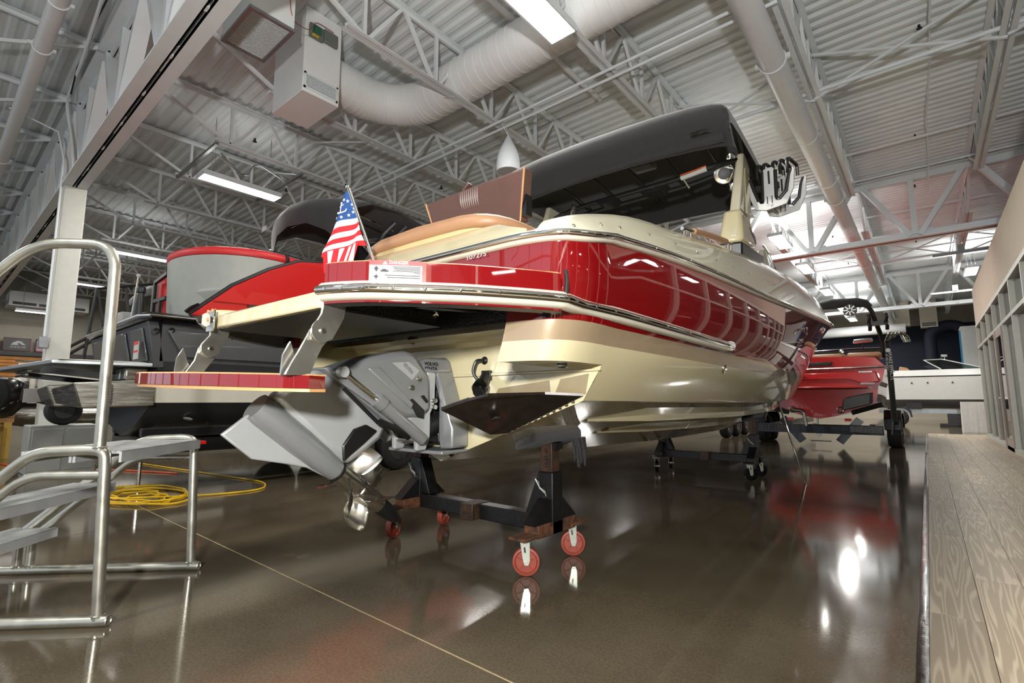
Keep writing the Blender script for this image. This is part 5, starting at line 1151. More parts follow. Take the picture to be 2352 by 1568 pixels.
# seat backs
def drum(cx_, cy_, rx, ry, z0, z1, zr, nm):
    ring = [(math.cos(2*PI*k/40), math.sin(2*PI*k/40)) for k in range(40)]
    mb = MB(); rws = [[(cx_+rx*f*a, cy_+ry*f*b, z) for a, b in ring] for f, z in ((.97,z0),(1,z0+.3),(1.03,zr-.005))]
    mb.grid(rws, 0, close=True); o = mb.build(nm, m_grey, wk, sharp=50)
    mb = MB(); rws = [[(cx_+rx*f*a, cy_+ry*f*b, z) for a, b in ring] for f, z in ((1.03,zr),(1.05,zr+.03),(1.04,z1-.02),(1.0,z1),(.85,z1+.005))]
    mb.grid(rws, 0, close=True); mb.add(rws[-1], [tuple(range(40))]); mb.build('bolster', m_redv, o, sharp=60)
    return o
d1 = drum(-7.0, 2.70, .92, .82, 1.86, 2.82, 2.72, 'seat_back')
MB().hexa([(-6.75,1.95,2.12),(-6.15,2.2,2.12),(-6.1,2.5,2.12),(-6.7,2.3,2.12)], [(-6.9,1.84,2.32),(-6.05,2.15,2.32),(-6.0,2.5,2.32),(-6.8,2.3,2.32)]).build('arm_pod', m_grey, d1, bevel=.06)
MB().tube([(-6.07,2.83,2.83),(-6.035,2.84,2.76),(-6.06,2.84,2.70)], .02, 8).build('bolster_strap', m_black, d1)
sb = MB().box((-8.35,2.05,1.86), (-7.98,2.6,2.72)).build('corner_seat', m_redv, wk, bevel=.09)
MB().box((-8.40,2.02,1.86), (-8.20,2.1,2.64)).build('seat_trim', m_grey, sb, bevel=.03)
for p, q in (((-8.08,1.98,1.88),(-8.08,1.98,2.62)), ((-8.08,1.98,2.35),(-7.70,2.02,2.36)), ((-7.88,2.0,1.88),(-7.88,2.0,2.34)), ((-8.08,1.98,2.62),(-7.70,2.02,2.70))): MB().bar(p, q, .06, .04, (0,1,0)).build('seat_frame', m_black, sb, bevel=.01)
MB().lathe([(.055,0),(.05,.26),(.042,.36),(.034,.40),(.048,.41),(.05,.46),(.04,.48),(0,.48)], (-7.16,1.62,1.88), n=16).build('bollard', m_black, wk)
MB().cyl((-7.42,1.6,1.88), (-7.38,1.63,2.52), .012, 8).build('stern_light_pole', m_chrome, wk); MB().lathe([(.02,0),(.024,.03),(0,.04)], (-7.38,1.63,2.52), n=10).build('stern_light', m_paper, wk)
MB().box((-7.95,1.5,1.90), (-7.55,1.75,2.10)).build('hatch_box', m_grey, wk, bevel=.05)
MB().lathe([(.17,0),(.15,.02),(0,.03)], (-6.55,1.75,1.885), n=18).build('filler_cap', m_steel, wk)
# swim deck with brushed wedges
sd = MB().hexa([(-8.35,.55,1.335),(-6.05,.75,1.335),(-5.95,1.50,1.335),(-8.45,1.50,1.335)], [(-8.35,.55,1.375),(-6.05,.75,1.375),(-5.95,1.50,1.375),(-8.45,1.50,1.375)]).build('swim_deck', m_galv, wk, bevel=.008)
for k in range(4): MB().box((-8.3+.58*k,.80,1.374), (-7.77+.58*k,1.46,1.384)).build('deck_pad', m_greyl, sd, bevel=.004)
for x in (-8.0,-6.5): MB().bar((x,.75,1.30), (x,1.5,1.22), .05, .06).build('deck_arm', m_char, sd)
MB().tube([(-7.95,.72,1.315),(-7.3,.75,1.315)], .02, 8).tube([(-7.8,.70,1.27),(-7.2,.72,1.27)], .014, 8).build('folding_ladder', m_steel, sd)
for x0, x1 in ((-7.05,-6.0), (-8.35,-7.45)):
    w_ = MB().hexa([(x0,.95,.97),(x1-.1,1.0,.93),(x1,1.55,.95),(x0,1.55,.98)], [(x0,.90,1.12),(x1-.05,.92,1.17),(x1,1.55,1.22),(x0,1.55,1.22)]).build('surf_wedge', m_steel, wk, bevel=.01)
    for k in range(8): MB().lathe([(.012,0),(.01,.008),(0,.01)], (x1-.02,1.2,.97+.025*k), (1,-.3,0), 8).build('wedge_bolt', m_black, w_)
MB().hexa([(-8.9,.85,1.02),(-8.1,.80,.98),(-8.05,1.3,1.0),(-8.8,1.3,1.05)], [(-8.8,.85,1.12),(-8.1,.80,1.14),(-8.05,1.3,1.15),(-8.75,1.3,1.14)]).build('trim_plate', m_tab, wk)
for x in (-6.35, -6.15): MB().box((x-.09,1.30,1.20), (x+.08,1.5,1.33)).build('step_block', m_steel, wk, bevel=.02)
MB().lathe([(.05,0),(.045,.01),(0,.012)], (cxm+.75,2.0,.80), (.2,-.3,-1), 14).build('hull_drain', m_paper, wk)
# folded bimini and tower of that boat
mb = MB(); rows = []
for y, w, dr in ((3.35,3.62,.25),(3.30,3.80,.15),(3.38,3.95,.1),(3.7,4.06,.08),(4.5,4.08,.08),(5.1,4.02,.1),(5.3,3.9,.15)):
    rows.append([(cxm+1.15*a, y+.35*(a*a)*(1 if y < 4 else 0), w-dr*2.2*a*a*abs(a)) for a in (-1,-.9,-.7,-.4,0,.4,.7,.9,1)])
mb.slab(rows, (0,0,-.02)); cn = mb.build('bimini_canopy', m_canvas, wk, sharp=60)
MB().box((-8.25,3.42,3.77), (-8.10,3.44,3.85)).build('canopy_patch', m_paper, cn)
for p, q in (((-8.1,3.5,3.45),(-6.3,4.6,2.75)), ((-8.2,3.6,3.35),(-8.0,4.0,2.8)), ((-6.2,3.7,3.5),(-6.4,5.0,2.7)), ((-7.6,3.6,3.75),(-6.6,3.9,4.0)), ((-6.2,3.9,3.7),(-6.1,5.2,3.5))): MB().cyl(p, q, .014, 8).build('canopy_rod', m_chrome, wk)
for p, q in (((-6.2,4.2,2.7),(-6.3,5.4,3.7)), ((-6.1,3.9,2.75),(-6.0,4.6,3.3)), ((-6.05,4.0,3.3),(-6.05,4.7,3.55)), ((-6.2,5.4,3.7),(-8.2,5.4,3.7)), ((-8.2,4.2,2.7),(-8.1,5.4,3.7))): MB().bar(p, q, .07, .06).build('tower_tube', m_black, wk, bevel=.01)
mb = MB()
for k in range(3): mb.tube(rounded([(-6.0,4.15+.2*k,3.0),(-5.9,4.1+.2*k,3.35),(-5.85,4.3+.2*k,3.6)], .1), .035, 8)
mb.build('tower_rack', m_black, wk)
# trailer
tl = thing('boat_trailer', 'black tandem trailer under the red and grey wake boat', 'trailer', (-7.2, 3.5, 0))
for x in (-8.2, -6.25): MB().bar((x,1.7,.52), (x,8.5,.50), .08, .14).build('frame_rail', m_blackgloss, tl)
for y in (1.75, 3.4, 5.2, 7): MB().bar((-8.25,y,.50), (-6.2,y,.50), .10, .10).build('cross_member', m_blackgloss, tl)
for x in (-7.75,-6.6): MB().box((x-.06,1.6,.60), (x+.06,5.5,.70)).build('bunk', m_carpet, tl, bevel=.02)
for x in (-6.5,-6.18): MB().box((x-.09,1.66,.47), (x+.09,1.72,.57)).build('light_housing', m_blackgloss, tl, bevel=.02)
for x, dx in ((-6.5,.05),(-6.18,.05)): MB().box((x-.06,1.645,.49), (x+.02,1.662,.55)).build('tail_lamp', m_redlens, tl, bevel=.02)
MB().box((-6.21,2.05,.52), (-6.20,2.12,.56)).build('side_marker', m_redlens, tl, bevel=.01)
wheel(tl, -6.10, 4.62, .325, .325, .22); wheel(tl, -6.10, 3.88, .325, .325, .22); wheel(tl, -8.30, 4.62, .325, .325, .22, (-1,0,0)); wheel(tl, -8.30, 3.88, .325, .325, .22, (-1,0,0))
for x in (-6.10,-8.30): MB().prism([(x-.13,y,z) for y, z in ((3.42,.50),(3.5,.68),(3.75,.74),(4.75,.74),(5.0,.68),(5.08,.50),(5.0,.50),(4.9,.64),(3.6,.64),(3.5,.50))], (.26,0,0)).build('fender', m_blackgloss, tl, bevel=.01)
MB().cyl((-7.0,1.72,.02), (-7.0,1.72,.50), .018, 10).build('prop_stand', m_steel, tl)
# ================================================================ red tow boat down the aisle
rb = thing('tow_boat', 'bright red tow boat seen from the stern, on a trailer down the aisle', 'boat', (-1.9, 14.5, 0))
RS = [(0,.60),(.32,.66),(1.0,.90),(1.06,.92),(1.12,1.32),(1.19,1.40),(1.27,1.72),(1.10,1.92),(.6,1.96),(0,1.98)]
def rrow(y, f, dz=0): 
    r = [(-1.9+t*f, y, z+dz*max(0, 1.7-z)) for t, z in RS]; return r + [(-3.8-x, yy, z) for x, yy, z in r[-2:0:-1]]
mb = MB(); rows = [rrow(y, f, d) for y, f, d in ((13.05,1,0),(14.5,1,0),(16,1,0),(17.5,.95,.1),(18.6,.7,.3),(19.2,.25,.6))]
mb.grid(rows, lambda i, j: 1 if j in (3, 14) else 0, close=True); mb.add(rows[0], [tuple(range(len(rows[0])))]); rhull = mb.build('hull', [m_red2, M('gelcoat_dark_red', (120,14,18), .25, coat=.8)], rb, sharp=25)
MB().tube([(-3.17,13.02,1.70),(-1.9,12.99,1.71),(-.66,13.02,1.715),(-.61,13.3,1.72),(-.61,16,1.75)], .022, 8).build('rub_rail', m_steel, rb)
MB().prism([(x,13.0,z) for x, z in ((-2.9,1.62),(-.80,1.62),(-.74,1.40),(-1.02,1.36),(-1.30,1.47),(-2.5,1.47),(-2.78,1.36),(-3.06,1.40))], (0,-.05,0)).build('transom_panel', m_red2, rb, bevel=.02)
MB().box((-2.85,12.45,1.26), (-.92,13.1,1.30)).build('swim_platform', m_red2, rb, bevel=.015)
MB().hexa([(-2.25,13.02,1.78),(-1.60,13.02,1.78),(-1.55,13.02,1.86),(-2.25,13.02,1.86)], [(-2.25,12.985,1.78),(-1.60,12.985,1.78),(-1.55,12.985,1.86),(-2.25,12.985,1.86)]).build('stern_speaker', m_black, rb, bevel=.015)
for k, (x, w_) in enumerate(((-2.5,.75),(-1.72,.72),(-1.0,.62))): MB().box((x-w_/2,13.15,1.93), (x+w_/2,14.0,2.05)).build('sun_pad', m_vinyl, rb, bevel=.05)
for x in (-1.6,-2.4): MB().lathe([(.045,0),(.045,.02),(.03,.03),(.0,.03)], (x,13.0,1.55), (0,-1,0), 14).build('vent_fitting', m_black, rb)
MB().box((-1.10,12.945,1.60), (-.86,12.952,1.63)).build('name_badge', m_steel, rb); MB().box((-1.08,12.94,1.345), (-.83,12.955,1.385)).build('name_badge', m_paper, rb)
MB().hexa([(-1.40,12.55,.80),(-.92,12.6,.93),(-.90,13.0,.95),(-1.36,13.0,.84)], [(-1.36,12.55,1.04),(-.90,12.6,1.16),(-.88,13.0,1.18),(-1.33,13.0,1.08)]).build('trim_wedge', m_char, rb, bevel=.01)
for x in (-2.42,-1.48): MB().torus((x,12.99,.80), (0,1,0), .06, .018, 16, 8).build('exhaust_ring', m_steel, rb)
MB().tube(rounded([(-2.42,13.0,.80),(-2.38,12.85,.80),(-2.16,12.80,.78),(-2.12,12.78,.45)], .08), .04, 10).build('exhaust_pipe', m_steel, rb)
ph = MB().lathe([(.03,-.1),(.035,0),(.03,.1)], (-1.95,13.35,.36), (0,1,0), 12).build('propeller', m_prop, rb)
for k in range(3):
    a = 2*PI*k/3+.4; d_ = V(math.cos(a),0,math.sin(a)); MB().prism([V(-1.95,13.3,.36)+d_*.02+d_.cross(V(0,1,0))*q*.05+d_*e for q, e in ((-1,0),(-1.2,.12),(0,.17),(1.2,.12),(1,0))], (0,.02,0)).build('propeller_blade', m_prop, ph)
MB().box((-2.0,13.28,.22), (-1.97,13.42,.75)).build('rudder', m_prop, rb)
tp_ = [(-.66,13.6,1.95),(-.68,13.5,2.4),(-.74,13.4,2.69),(-.80,13.35,2.99),(-.95,13.3,3.17),(-1.45,13.3,3.22),(-2.35,13.3,3.22),(-2.85,13.3,3.17),(-3.0,13.35,2.99),(-3.12,13.5,2.4),(-3.14,13.6,1.95)]
tw2 = MB().tube(rounded(tp_, .15), .045, 10).build('tower', m_blackgloss, rb)
rr = random.Random(9); cp = [V(-.82,13.33,3.05),V(-.9,13.3,3.14),V(-1.05,13.3,3.18),V(-1.25,13.3,3.20),V(-1.5,13.3,3.20),V(-1.75,13.3,3.18),V(-2.1,13.3,3.18),V(-2.6,13.3,3.18)]
MB().tube(cp, [.06,.09,.11,.10,.12,.09,.11,.10], 12).build('rolled_cover', m_canvas, tw2, sharp=60)
for x in (-1.18,-2.62):
    s_ = MB().lathe([(.13,0),(.135,-.02),(.12,-.12),(.08,-.2),(0,-.2)], (x,13.15,3.0), (0,-1,0), 20).build('tower_speaker', m_black, tw2)
    for k in range(8): a = 2*PI*k/8; MB().bar((x+.03*math.cos(a),13.14,3.0+.03*math.sin(a)), (x+.12*math.cos(a),13.14,3.0+.12*math.sin(a)), .022, .01, (0,1,0)).build('speaker_spoke', m_steel, s_)
for x in (-.85,-.55): MB().tube([(x,13.2,2.52),(x+.01,13.15,2.6),(x-.02,13.2,2.68),(x+.01,13.15,2.78),(x,13.2,2.86)], .035, 8).build('board_fork', m_black, tw2)
MB().bar((-.88,13.25,2.66), (-.52,13.25,2.68), .06, .09).build('rack_arm', m_black, tw2)
wf = [(-3.05,14.6,2.15),(-2.4,14.9,2.26),(-1.4,14.9,2.28),(-.76,14.6,2.24)]
MB().tube(wf, .022, 8).build('windscreen_frame', m_blackgloss, rb); mb = MB(); mb.grid([[(x, y-.1, 1.98) for x, y, z in wf], wf], 0); mb.build('windscreen', m_glassg, rb)
MB().hexa([(-1.33,14.7,2.40),(-.90,14.7,2.42),(-.90,14.78,2.42),(-1.33,14.78,2.40)], [(-1.30,14.7,2.50),(-.93,14.7,2.52),(-.93,14.78,2.52),(-1.30,14.78,2.50)]).build('mirror', m_chrome, rb, bevel=.03); MB().cyl((-1.12,14.75,2.28), (-1.12,14.75,2.41), .015, 8).build('mirror_arm', m_black, rb)
MB().lathe([(.05,0),(.05,.01),(.035,.015),(0,.015)], (-1.38,13.0,2.07), (0,-1,0), 14).build('cup_holder', m_steel, rb)
t2 = thing('boat_trailer', 'black trailer with guide pole under the red tow boat', 'trailer', (-1.9, 14.2, 0))
for x in (-2.9,-.95): MB().bar((x,13.2,.42), (x,18.5,.42), .10, .15).build('frame_rail', m_blackgloss, t2)
MB().bar((-3.2,13.0,.38), (-.75,13.0,.38), .12, .20).build('rear_beam', m_blackgloss, t2)
for sg in (-1, 1):
    x = -1.9+sg*.85; MB().box((x-.28,12.925,.33), (x+.28,12.94,.46)).build('light_bar', m_black, t2)
    for k in range(2):
        for j in range(8): MB().cyl((x-.24+.068*j,12.925,.365+.055*k), (x-.235+.068*j,12.915,.365+.055*k), .014, 8).build('lamp_lens', m_steel, t2)
    MB().box((-1.9+sg*.55-.06,12.9,.56), (-1.9+sg*.55+.06,12.93,.62)).build('tail_lamp', m_redlens, t2)
    MB().bar((-1.9+sg*.35,13.05,.10), (-1.9+sg*.75,13.1,.60), .16, .10, (0,1,0)).build('support_arm', m_blackgloss, t2)
    MB().bar((-1.9+sg*.62,13.0,.74), (-1.9+sg*1.15,13.1,.92), .10, .22, (0,1,0)).build('bunk', m_carpet, t2)
    wheel(t2, -1.9+sg*1.30, 13.62, .33, .33, .24, (sg,0,0)); wheel(t2, -1.9+sg*1.30, 14.4, .33, .33, .24, (sg,0,0))
    MB().prism([(-1.9+sg*1.30-.15,y,z) for y, z in ((13.18,.38),(13.22,.62),(13.45,.80),(14.6,.80),(14.8,.62),(14.84,.38),(14.76,.40),(14.72,.6),(14.5,.72),(13.5,.72),(13.3,.58),(13.26,.38))], (.30,0,0)).build('fender', m_blackgloss, t2, bevel=.012)
MB().bar((-1.7,13.05,.11), (-2.1,13.05,.11), .02).build('chain', m_black, t2)
gp_ = MB().box((-.61,12.98,.55), (-.51,13.08,2.28)).build('guide_pole', m_carpet, t2, bevel=.03); MB().bar((-.62,13.0,.30), (-.56,13.0,.80), .03, .03).build('pole_bracket', m_blackgloss, gp_)
text('pole_lettering', 'WAKE EFFECTS', .085, m_paper, gp_, (-.535,12.975,1.72), (0,0,-1), (1,0,0), bold=.001); text('pole_lettering', 'BY BIG DADDY', .05, m_paper, gp_, (-.592,12.975,1.80), (0,0,-1), (1,0,0))
MB().lathe([(.045,0),(.045,.004),(0,.005)], (-.56,12.976,2.05), (0,-1,0), 16).build('pole_badge', m_paper, gp_)
mb = MB()
for k in range(4): mb.tube(rounded([(-.60+.05*k,12.95,2.22+.03*k),(-.52+.06*k,12.9,2.42),(-.35+.05*k,13.0,2.40-.03*k),(-.28+.03*k,13.0,2.20)], .06), .016, 8)
mb.build('pole_rack', m_steel, gp_)
# ================================================================ white boat side-on at the far end
wbt = thing('white_boat', 'white bowrider standing side-on at the far end of the aisle', 'boat', (1.5, 26.5, 0))
def hwr(x, f): return [(x, 26.0+1.15*(1-f)+.12, 2.24+.0*f), (x, 26.0+1.15*(1-f)+.02, 2.0), (x, 26.0+1.15*(1-f), 1.95), (x, 26.0+1.15*(1-f)+.06, 1.55), (x, 26.0+1.15*(1-f)+.16, 1.05+.25*(1-f)), (x, 26.5+.6*(1-f), .85+.4*(1-f)), (x, 27.15, .68+.6*(1-f))]
xs_ = [(-1.7,.98),(-1.0,1),(0,1),(1,1),(2,1),(3,.95),(4,.8),(5,.45),(5.5,.1)]
mb = MB(); rows = [hwr(x, f) for x, f in xs_]; rows = [r + [(x, 54.3-y, z) for x, y, z in r[-2::-1]] for r in rows]
mb.grid(rows, lambda i, j: 1 if j in (4, 5, 6, 7) else 0); mb.add(rows[0], [tuple(range(len(rows[0])))]); mb.grid([[r[0] for r in rows], [r[-1] for r in rows]], 0); mb.build('hull', [m_whiteboat, m_greyboat], wbt, sharp=30)
MB().tube([(x, 25.985+1.15*(1-f), 1.98) for x, f in xs_], .02, 8).build('rub_rail', m_black, wbt)
mb = MB(); mb.grid([[(.5,26.2,2.25),(1.75,26.25,2.25)], [(.0,26.35,2.64),(.55,26.45,2.66)]], 0); mb.grid([[(1.75,26.25,2.25),(1.9,27.1,2.27)], [(.55,26.45,2.66),(.6,27.1,2.68)]], 0); mb.build('windscreen', m_glassg, wbt)
MB().tube([(.5,26.2,2.26),(.0,26.35,2.65),(.55,26.45,2.67),(1.75,26.25,2.26)], .022, 6).build('windscreen_frame', m_whiteboat, wbt)
MB().bar((.0,26.3,2.40), (.5,26.25,2.26), .06, .04).build('mirror_arm', m_black, wbt); MB().box((.55,26.4,2.75), (.75,26.45,2.86)).build('mirror', m_chrome, wbt, bevel=.03); MB().cyl((.65,26.42,2.62), (.65,26.42,2.76), .012, 6).build('mirror_post', m_chrome, wbt)
MB().hexa([(-.85,26.3,2.22),(-.45,26.3,2.22),(-.45,26.8,2.22),(-.85,26.8,2.22)], [(-.8,26.3,2.42),(-.55,26.3,2.36),(-.55,26.8,2.36),(-.8,26.8,2.42)]).build('seat_back', m_vinyl, wbt, bevel=.03)
for x in (-.45,.05,.8): MB().lathe([(.03,0),(.03,.01),(0,.012)], (x,26.0,1.72), (0,-1,0), 10).build('hull_fitting', m_black, wbt)
t3 = thing('boat_trailer', 'black trailer below the white boat at the far end', 'trailer', (1.0, 26.4, 0))
MB().bar((-1.6,26.0,.58), (4.5,26.0,.58), .10, .16).build('frame_rail', m_galv, t3); MB().bar((-1.6,27.6,.58), (4.5,27.6,.58), .10, .16).build('frame_rail', m_galv, t3)
wheel(t3, -.95, 25.45, .33, .33, .22, (0,-1,0)); MB().prism([(x,25.30,z) for x, z in ((-1.40,.35),(-1.36,.62),(-1.15,.78),(-.75,.78),(-.54,.62),(-.50,.35),(-.56,.35),(-.6,.6),(-.78,.73),(-1.12,.73),(-1.30,.6),(-1.34,.35))], (0,.28,0)).build('fender', m_blackgloss, t3, bevel=.01)
MB().box((.55,25.9,0), (.95,26.3,.50)).build('jack_leg', m_char, t3); MB().box((.3,25.8,.0), (1.35,26.4,.10)).build('wheel_chock', m_black, t3, bevel=.01); MB().box((-.7,25.8,.66), (-.2,26.1,.92)).build('step_pad', m_black, t3)
# plinth under a white cloth
mb = MB(); rows = []
for z, f in ((.004,1.0),(.3,.99),(.7,.97),(.93,.96),(.965,.95)):
    r = []
    for k in range(64):
        a = k/64*4; e = int(a); q = a-e; c = [(-.28,-.25),(.28,-.25),(.28,.25),(-.28,.25)]; p0_, p1_ = c[e], c[(e+1) % 4]
        x, y = p0_[0]+(p1_[0]-p0_[0])*q, p0_[1]+(p1_[1]-p0_[1])*q; wv = 1+.035*math.sin(k*2.1)*(1-z)+.02*math.sin(k*.9)*(1-z)
        r.append((1.10-.3+.0+x*f*wv+.27, 21.6+y*f*wv, z))
    rows.append(r)
mb.grid(rows, 0, close=True); mb.add(rows[-1], [tuple(range(64))]); tag(mb.build('draped_plinth', m_plasticw, sharp=50, origin=(1.07,21.6,0)), 'small table under a white gathered cloth at the end of the wood walkway', 'table')
tag(MB().box((1.40,21.2,0), (1.60,21.6,.75)).build('waste_bin', m_char, bevel=.02, origin=(1.5,21.4,0)), 'dark bin beside the white draped table', 'bin')
# display cabinet, ducts and hanging boxes at the far wall
dc = MB().box((1.42,31.0,0), (2.9,32.4,4.45)).build('display_tower', m_plasticw, origin=(2.1,31.7,0)); tag(dc, 'tall white display tower with a blue side panel behind the white boat', 'display')
MB().box((1.40,31.05,2.5), (1.42,32.35,4.3)).build('blue_panel', M('panel_blue', (46,130,176), .5, var=.25, scale=3), dc)
bd = MB().tube(rounded([(.35,33.4,2.0),(.35,33.4,4.6),(1.15,33.4,4.9),(1.75,33.4,4.6),(1.85,33.4,3.0)], .5), .26, 18).build('black_duct', m_navy, origin=(.4,33.4,4)); tag(bd, 'dark round duct rising against the navy far wall', 'duct')
for k, (x, z0) in enumerate(((-.75,4.9),(.35,4.75))):
    o = MB().box((x-.35,33.0,z0), (x+.35,33.6,6.19)).build('supply_plenum', m_wall, origin=(x,33.3,z0)); tag(o, ['beige square supply duct dropping from the far roof, left one', 'beige square supply duct dropping from the far roof above the dark duct'][k], 'duct')
    MB().box((x-.28,32.99,z0+.05), (x+.28,33.0,z0+.25)).build('register', m_greyd if k else m_wall, o)
tag(MB().tube([(-12,33.2,4.75),(-.6,33.2,4.85)], .28, 16).build('white_far_duct', m_duct, origin=(-5,33.2,4.8)), 'long white round duct across the far wall behind the red boat', 'duct')
for k, (x, y) in enumerate(((-4.36,14.2),(-4.33,15.2),(-4.25,15.9))):
    pass
# covered runabout trailer wheels beyond the main boat
t4 = thing('parked_trailer', 'dark three-wheeled trailer glimpsed under the main boat keel', 'trailer', (-4.4, 15.2, 0))
for y in (14.3, 15.15, 16.0): wheel(t4, -4.3, y, .33, .33, .22)
MB().bar((-4.5,13.6,.62), (-4.5,18,.62), .12, .16).build('frame_rail', m_blackgloss, t4); MB().box((-4.45,13.8,.70), (-4.1,16.5,.76)).build('fender', m_black, t4, bevel=.02)
# ================================================================ far left of the hall
# posters and slatwall
m_poster = M('poster_dark', (58,58,60), .4, var=.2); m_sky = M('poster_blue', (96,124,170), .5, rgb2=(190,120,100), scale=3)
for k, (y0, y1, lb, mt) in enumerate(((.75,1.72,'framed poster cropped by the left edge of the photo',m_sky), (1.95,2.72,'dark framed poster with a white wave emblem and lettering',m_poster), (2.85,3.45,'framed blue photo print half hidden by the column',m_sky))):
    z0, z1 = 2.92, 3.42; t = thing('wall_poster', lb, 'poster', (-26.9, (y0+y1)/2, z0), 'framed posters')
    MB().box((-27.0,y0,z0), (-26.93,y1,z1)).build('print', mt, t); fm = MB()
    for a, b_ in (((y0,z0),(y1,z0+.03)), ((y0,z1-.03),(y1,z1)), ((y0,z0),(y0+.03,z1)), ((y1-.03,z0),(y1,z1))): fm.box((-27.0,a[0],a[1]), (-26.91,b_[0],b_[1]))
    fm.build('frame', M('poster_frame', (92,44,34), .5), t)
    if k == 1:
        MB().prism([(-26.925,y,z) for y, z in ((2.15,3.14),(2.22,3.24),(2.34,3.31),(2.44,3.28),(2.54,3.18),(2.58,3.14),(2.46,3.16),(2.40,3.22),(2.34,3.22),(2.36,3.15),(2.44,3.14))], (.005,0,0)).build('emblem', m_paper, t)
        text('poster_lettering', 'QUIKSILVER', .085, m_paper, t, (-26.92,2.36,3.06), (0,1,0), (0,0,1), bold=.001)
slw = thing('slat_panelling', 'orange slatted wall panelling below the posters', 'panelling', (-26.9, 4, 1.5))
for k in range(9): MB().box((-27.1,-2,1.55+.13*k), (-27.0,9,1.66+.13*k)).build('slat', m_orangewall, slw)
MB().box((-27.05,-2,2.74), (-26.9,9,2.90)).build('header_board', m_char, slw)
sf = MB().box((-27.19,1.9,4.55), (-26.0,4.2,5.1)).build('supply_plenum', m_duct, origin=(-26.5,4,4.7)); tag(sf, 'white boxed duct with black slot grilles high on the left wall', 'duct')
for y in (2.0, 2.72, 3.44): MB().box((-26.0,y,4.60), (-25.99,y+.65,4.70)).build('slot_grille', m_black, sf)
# pontoon boat
pn = thing('pontoon_boat', 'pontoon boat with bare aluminium tubes and black bimini frame at far left', 'boat', (-14.5, 3, 0))
for x in (-13.6, -15.8):
    mb = MB(); mb.tube([(x,.75,.80),(x,.82,.78),(x,1.0,.75),(x,1.4,.72),(x,8,.72)], [.02,.10,.18,.225,.225], 24); pt = mb.build('pontoon', m_steel, pn, sharp=50)
    MB().bar((x,.8,.74), (x,8,.70), .48, .018).build('pontoon_strake', m_galv, pt)
MB().box((-16,1.1,1.02), (-13.3,8.2,1.10)).build('deck', m_galv, pn)
for k in range(5): MB().box((-13.35,1.2+1.3*k,1.14), (-13.30,2.42+1.3*k,1.72)).build('fence_panel', [m_greyl, m_galv, m_greyl, m_char, m_greyl][k], pn, bevel=.01)
for k in range(4): MB().box((-13.29,1.35+.12*k,1.25), (-13.28,1.38+.12*k,1.65)).build('fence_slat', m_steel, pn)
MB().tube([(-13.3,1.15,1.76),(-13.3,8,1.76)], .02, 8).build('fence_rail', m_steel, pn)
MB().box((-14.9,1.6,1.1), (-14.0,4.5,1.6)).build('bench_seat', m_greyl, pn, bevel=.05)
for p, q in (((-13.4,2.15,1.72),(-13.3,2.25,3.35)), ((-13.35,2.6,1.7),(-13.3,2.25,3.35)), ((-13.35,3.0,1.72),(-13.35,2.75,3.45)), ((-13.35,1.5,1.75),(-13.4,2.3,2.4)), ((-13.35,1.65,1.70),(-13.4,2.5,2.45)), ((-13.3,2.25,3.35),(-13.4,3.6,3.75))): MB().tube([p, q], .03, 8).build('bimini_tube', m_black, pn)
mb = MB(); rows = [[(-13.2-2.6*k/6, y, 3.72+dz+.08*math.sin(PI*k/6)) for k in range(7)] for y, dz in ((3.3,-.16),(3.4,-.02),(4.5,.06),(6.2,.04),(6.6,-.2))]
mb.slab(rows, (0,0,-.16)); mb.build('bimini_cover', m_canvas, pn, sharp=60)
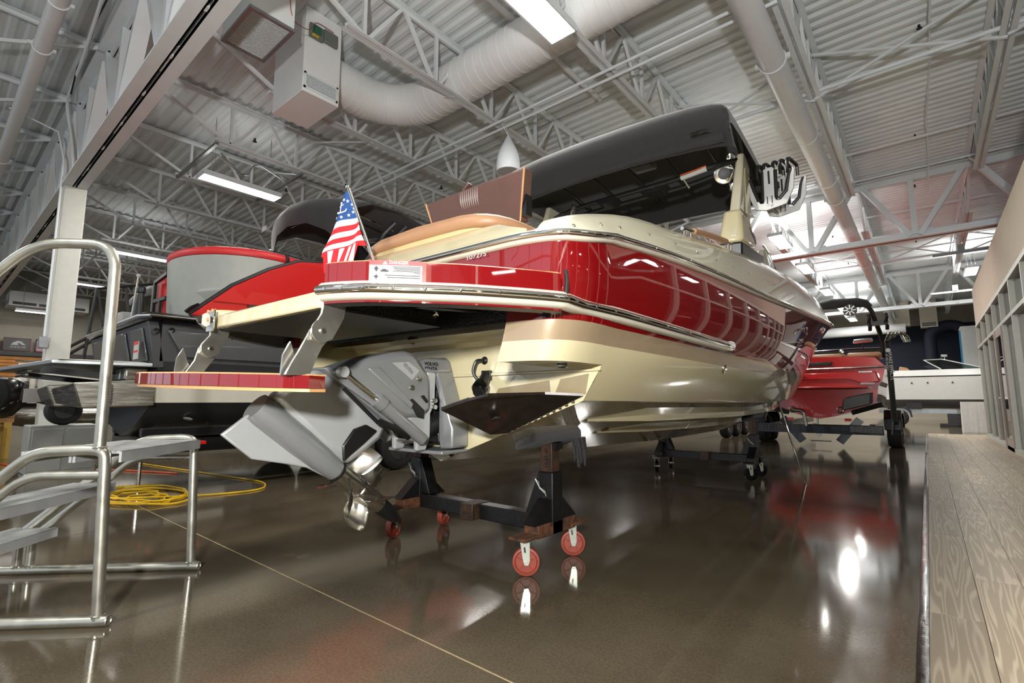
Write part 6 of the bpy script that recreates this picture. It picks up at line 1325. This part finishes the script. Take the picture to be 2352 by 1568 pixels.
# jet ski, crates, boxes
js = thing('personal_watercraft', 'glossy black personal watercraft at the left edge', 'watercraft', (-11.2, .3, 0))
mb = MB(); rows = []
for y, hw, z0, z1 in ((-1.6,.2,.9,1.15),(-1.0,.5,.7,1.3),(0,.58,.62,1.38),(.7,.5,.64,1.40),(1.05,.30,.75,1.38),(1.2,.08,.95,1.32)):
    rows.append([(-11.6,y,z0),(-11.6+hw*.7,y,z0+.1),(-11.6+hw,y,(z0+z1)/2),(-11.6+hw*.75,y,z1-.05),(-11.6,y,z1),(-11.6-hw*.75,y,z1-.05),(-11.6-hw,y,(z0+z1)/2),(-11.6-hw*.7,y,z0+.1)])
mb.grid(rows, 0, close=True); mb.add(rows[0], [tuple(range(8))]); mb.add(rows[-1], [tuple(range(8))[::-1]]); mb.build('hull', m_blackgloss, js, sharp=40)
MB().hexa([(-11.8,-.9,1.3),(-11.4,-.9,1.3),(-11.4,.1,1.35),(-11.8,.1,1.35)], [(-11.75,-.9,1.45),(-11.45,-.9,1.45),(-11.45,.05,1.5),(-11.75,.05,1.5)]).build('seat', m_char, js, bevel=.05); MB().tube([(-11.95,.25,1.62),(-11.6,.35,1.6),(-11.25,.25,1.62)], .025, 8).build('handlebar', m_black, js); MB().bar((-11.6,.35,1.35), (-11.6,.35,1.62), .12, .1).build('steering_post', m_black, js)
MB().box((-11.9,-1.2,0), (-11.3,.9,.62)).build('cart', m_char, js, bevel=.02)
cr = thing('wood_crate', 'pale timber crate on legs at the left edge of the hall', 'crate', (-12.7, .75, 0))
for k in range(4): MB().box((-13.0,.35+.0*k,.62+.09*k), (-12.4,1.15,.70+.09*k)).build('board', m_woodbox, cr)
for x in (-12.95,-12.45):
    for y in (.42,1.08): MB().box((x-.05,y-.05,0), (x+.05,y+.05,.62)).build('leg', M('timber_yellow', (176,142,62), .7), cr)
bx = thing('grey_cabinet', 'low pale grey cabinet on the floor behind the stair post', 'cabinet', (-9.6, 1.35, 0))
MB().box((-9.9,1.02,0), (-9.3,1.75,.66)).build('body', m_grey, bx, bevel=.01); MB().box((-9.3,1.05,.05), (-9.285,1.37,.62)).build('door', m_grey, bx, bevel=.005); MB().box((-9.3,1.40,.05), (-9.285,1.72,.62)).build('door', m_grey, bx, bevel=.005)
bw = thing('loose_wheel', 'black spoked trailer wheel with an emblem resting on the grey cabinet', 'wheel', (-9.4, 1.35, .66))
wheel(bw, -9.42, 1.36, .66+.205, .205, .20, (1,0,0), m_char, 'tyre', 5)
